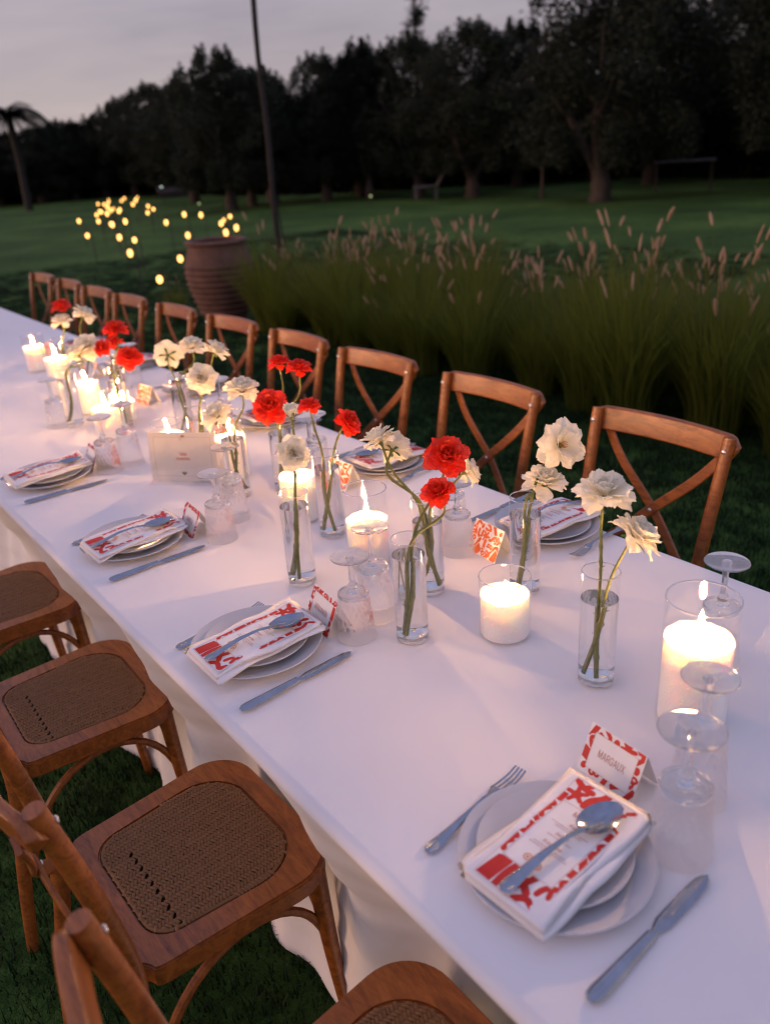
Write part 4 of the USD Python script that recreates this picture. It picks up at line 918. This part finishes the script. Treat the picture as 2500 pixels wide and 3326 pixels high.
def bloom_petals(seed, R, bud=False, stamens=False):
    r = np.random.default_rng(seed); k = R/.043; out = []
    if bud: lay = [(3, .024, .011, 4, -14, .002, .008), (4, .031, .016, 10, -6, .004, .005), (5, .036, .021, 22, 2, .005, .002), (5, .037, .023, 34, 22, .005, 0)]
    else: lay = [(3, .019, .0095, 4, -16, .0015, .010), (5, .024, .0125, 12, -2, .0035, .009), (6, .029, .016, 22, 20, .0045, .008), (6, .034, .0185, 34, 46, .005, .006), (7, .040, .0205, 48, 76, .006, .004), (7, .043, .0215, 62, 108, .006, .001), (4, .042, .021, 78, 136, .006, -.001)]
    if stamens: lay = lay[3:]
    for n, L, W, a, b, r0, z0 in lay:
        o = r.uniform(0, 6.28)
        for i in range(n):
            out.append(petal(r, L*k*r.uniform(.88, 1.08), W*k*r.uniform(.9, 1.1), a+r.normal()*4, b+r.normal()*8, o+2*np.pi*i/n+r.normal()*.12, r0*k, z0*k, .0018*k))
    return out
def basis(n):
    n = np.asarray(n, float); n /= np.linalg.norm(n); x = np.cross([0.3, .2, 1.] if abs(n[2]) < .95 else [1., 0, 0], n); x /= np.linalg.norm(x); return x, np.cross(n, x), n
def rose(col, label, pos, n, diam, vk, seed, bot=None, bud=False, stamens=False, group=None):
    vx, vy = VASES[vk]; x, y, z = basis(n); base = np.asarray(pos, float) - z*(.018 if not bud else .016)*diam/.086
    t = thing('rose', label, 'rose', base, 0, group)
    B = np.eye(4); B[:3, 0], B[:3, 1], B[:3, 2] = x, y, z
    for m in bloom_petals(seed, diam/2, bud, stamens): part(t, 'petal', m.apply_transform(B), col, True)
    k = diam/.086; ms = []
    part(t, 'rose_hip', lathe([(0, -.010*k), (.0032*k, -.010*k), (.0052*k, -.004*k), (.0062*k, .001*k), (.004*k, .004*k), (0, .004*k)], 12).apply_transform(B), 'stem_green', True)
    r = np.random.default_rng(seed+99)
    for i in range(5): part(t, 'sepal', petal(r, .026*k*r.uniform(.7, 1.15), .0048*k, 55 if bud else 85, (20 if bud else 115)+r.normal()*18, 2*np.pi*i/5, .004*k, -.002*k, .0008, 6, 3).apply_transform(B), 'sepal_green', True)
    if stamens:
        st = [tube(np.array([(0, 0, .008), (.004*math.cos(a), .004*math.sin(a), .014), (.006*math.cos(a), .006*math.sin(a), .021)])*k, .0006, 4) for a in np.arange(11)*.57]
        part(t, 'stamens', cat(st).apply_transform(B), 'stamen', True)
    # stem: from the hip into the vase, standing on its bottom
    h = np.array([base[0]-vx, base[1]-vy]); hd = np.linalg.norm(h); u = h/(hd+1e-9)
    ro = u*min(VR*.68, hd*.6); bo = -u*VR*.55 if bot is None else np.array(bot)
    rim = np.array([vx+ro[0], vy+ro[1], T+.21]); bt = np.array([vx+bo[0], vy+bo[1], T+.018])
    mid = (rim+bt)/2 + r.normal(size=3)*np.array([.003, .003, 0])
    L = np.linalg.norm(base-rim)
    p1 = base - z*.010*k - np.array([0, 0, .0]); p2 = base - z*min(.045, L*.35) - np.array([0, 0, 1])*min(.02, L*.15)
    pts = [p1, p2]
    if L > .16: pts.append((p2+rim)/2 + r.normal(size=3)*.004)
    pts += [rim, mid, bt]
    P = smoothpath(pts, 40); d = P - np.array([vx, vy, 0]); rad_ = np.hypot(d[:, 0], d[:, 1]); ins = P[:, 2] < T+.215
    lim = np.where(ins & (rad_ > VR-.0065), (VR-.0065)/np.maximum(rad_, 1e-6), 1); P[:, 0] = vx+d[:, 0]*lim; P[:, 1] = vy+d[:, 1]*lim; P[:, 2] = np.maximum(P[:, 2], T+.016)
    rd = np.linspace(.0024, .0036, 40); 
    for q in r.integers(8, 36, 3): rd[q] *= 1.3
    sm = [tube(P, rd, 8)]
    for q in r.integers(12, 37, 5):
        e = np.cross(P[q]-P[q-1], r.normal(size=3)); e /= np.linalg.norm(e)+1e-9; sm.append(tube([P[q]+e*.002, P[q]+e*.0045+np.array([0, 0, .0005]), P[q]+e*.0075+np.array([0, 0, .002])], [.0016, .0008, .0002], 5))
    m = cat(sm); m.apply_translation(-base); part(t, 'stem', m, 'stem_green', True)
W_, R_ = 'white_petal', 'red_petal'
ROSES = [
    (W_, (1.194, 0.990, 1.050), 0, (0.3, 0.42, 0.85), 0.0980, 'V2', 101, False, True, 'large open white rose with a dark centre, highest of the right-hand roses'),
    (W_, (1.168, 1.013, 0.981), 0, (0.05, 0.95, 0.1), 0.0887, 'V2', 108, False, False, 'white rose just below the large open one with the dark centre'),
    (W_, (0.995, 0.741, 1.092), 0, (0, 0.97, 0.12), 0.0923, 'V1', 115, False, False, 'wide flat white rose seen from the side on the straight stem of the rightmost vase'),
    (W_, (1.012, 0.679, 1.029), 0, (0.55, 0.72, 0.12), 0.0858, 'V1', 122, False, False, 'drooping white rose tilting right over the rightmost vase'),
    (R_, (0.944, 1.053, 1.085), 0, (0.12, 0.72, 0.62), 0.0830, 'V3', 129, False, False, 'biggest bright red rose in the middle, with pointed petals'),
    (R_, (0.898, 1.031, 1.033), 0, (-0.25, 0.75, 0.35), 0.0635, 'V3', 136, False, False, 'red rose below the biggest red rose'),
    (W_, (1.060, 1.112, 1.005), 0, (0.85, 0.35, -0.25), 0.0685, 'V4', 143, False, False, 'white rose peeping from behind the biggest red rose'),
    (W_, (0.903, 1.212, 1.095), 0, (-0.45, 0.8, -0.25), 0.0736, 'V4', 150, False, False, 'upper of the two white roses bending left, showing its sepals'),
    (W_, (0.950, 1.214, 1.062), 0, (0.35, 0.35, -0.75), 0.0737, 'V4', 157, False, False, 'lower of the two white roses bending left, seen from behind'),
    (R_, (1.037, 1.484, 1.031), 0, (0.62, 0.5, 0.25), 0.0703, 'V6', 164, False, False, 'red rose facing right between the rosebud vase and the bending white roses'),
    (R_, (0.993, 1.589, 1.063), 0, (-0.15, 0.95, 0.15), 0.0566, 'V6', 171, False, False, 'red rose just right of the white rosebud'),
    (W_, (0.833, 1.404, 1.121), 0, (0, 1, 0.12), 0.0627, 'V5', 178, True, False, 'half closed white rosebud with dark green sepals'),
    (W_, (0.792, 1.344, 1.056), 0, (0.12, 0.38, 0.92), 0.0704, 'V5', 185, False, False, 'cupped white rose facing the camera below the white rosebud'),
    (R_, (1.029, 1.836, 1.003), 0, (0.1, 0.7, 0.65), 0.1020, 'V8', 192, False, False, 'orange-red rose left of the white rosebud'),
    (R_, (1.105, 1.900, 1.097), 0, (-0.1, 1, 0.12), 0.0597, 'V8', 199, False, False, 'small upright red rose, left of the two against the far chair'),
    (R_, (1.140, 1.853, 1.084), 0, (0.1, 0.96, 0.1), 0.0718, 'V8', 206, False, False, 'small upright red rose, right of the two against the far chair'),
    (W_, (0.985, 1.896, 1.055), 0, (0.06, 0.98, 0.14), 0.0971, 'V9', 213, False, False, 'flat white rose on a tall bare stem, seen from the side'),
    (W_, (0.895, 1.894, 1.003), 0, (-0.45, 0.8, 0.25), 0.0886, 'V9', 220, False, False, 'pale white rose leaning left in front of a candle'),
    (W_, (0.989, 2.141, 1.033), 0, (0.1, 0.45, 0.88), 0.0898, 'V10', 227, False, False, 'round white rose facing the camera in the middle left'),
    (W_, (1.069, 2.174, 1.100), 0, (0.45, 0.75, -0.2), 0.0887, 'V10', 234, False, False, 'white rose tilting right, rightmost of the upper three white ones'),
    (W_, (1.070, 2.534, 1.034), 0, (-0.1, 0.3, -0.9), 0.0935, 'V11', 241, False, False, 'white rose seen from behind with green sepals, leftmost of the upper three white ones'),
    (W_, (1.149, 2.524, 1.049), 0, (0, 0.93, 0.15), 0.0915, 'V11', 248, False, False, 'flat white rose in the middle of the upper three white ones'),
    (R_, (1.013, 2.734, 1.003), 0, (0.12, 0.75, 0.6), 0.0916, 'V12', 255, False, False, 'orange-red rose lowest at the left'),
    (R_, (1.077, 2.997, 1.059), 0, (0, 0.97, 0.2), 0.0983, 'V16', 262, False, False, 'red rose topmost of the stacked red roses at the left'),
    (R_, (1.042, 2.958, 1.017), 0, (-0.2, 0.9, 0.1), 0.0738, 'V16', 269, False, False, 'red rose directly beneath the topmost red one at the left'),
    (R_, (0.965, 2.851, 1.025), 0, (-0.3, 0.5, 0.6), 0.0675, 'V12', 276, False, False, 'small red rose half hidden behind the left white pair'),
    (W_, (0.934, 2.895, 1.033), 0, (0.22, 0.62, 0.72), 0.1001, 'V13', 283, False, False, 'larger white rose of the left pair'),
    (W_, (0.889, 2.895, 1.022), 0, (-0.4, 0.6, -0.2), 0.0834, 'V13', 290, False, False, 'lower white rose of the left pair, showing its back'),
    (W_, (1.079, 3.289, 1.080), 0, (0.52, 0.75, -0.1), 0.0941, 'V14', 297, False, False, 'single white rose tilting right before the far left chairs'),
    (W_, (1.035, 3.479, 1.041), 0, (-0.1, 0.92, 0.2), 0.0867, 'V15', 304, False, False, 'white rose under the red one at the left edge'),
    (R_, (1.059, 3.516, 1.091), 0, (0, 0.95, 0.2), 0.0834, 'V15', 311, False, False, 'red rose at the left edge'),
]

for (col, px, d, n, diam, vk, seed, bud, stm, lab) in ROSES:
    nn = n[0]*CR + n[1]*np.array([0, 0, 1.]) - n[2]*np.array([CF[0], CF[1], 0])/np.hypot(CF[0], CF[1])
    rose(col, lab, px, nn, diam, vk, seed, None, bud, stm)
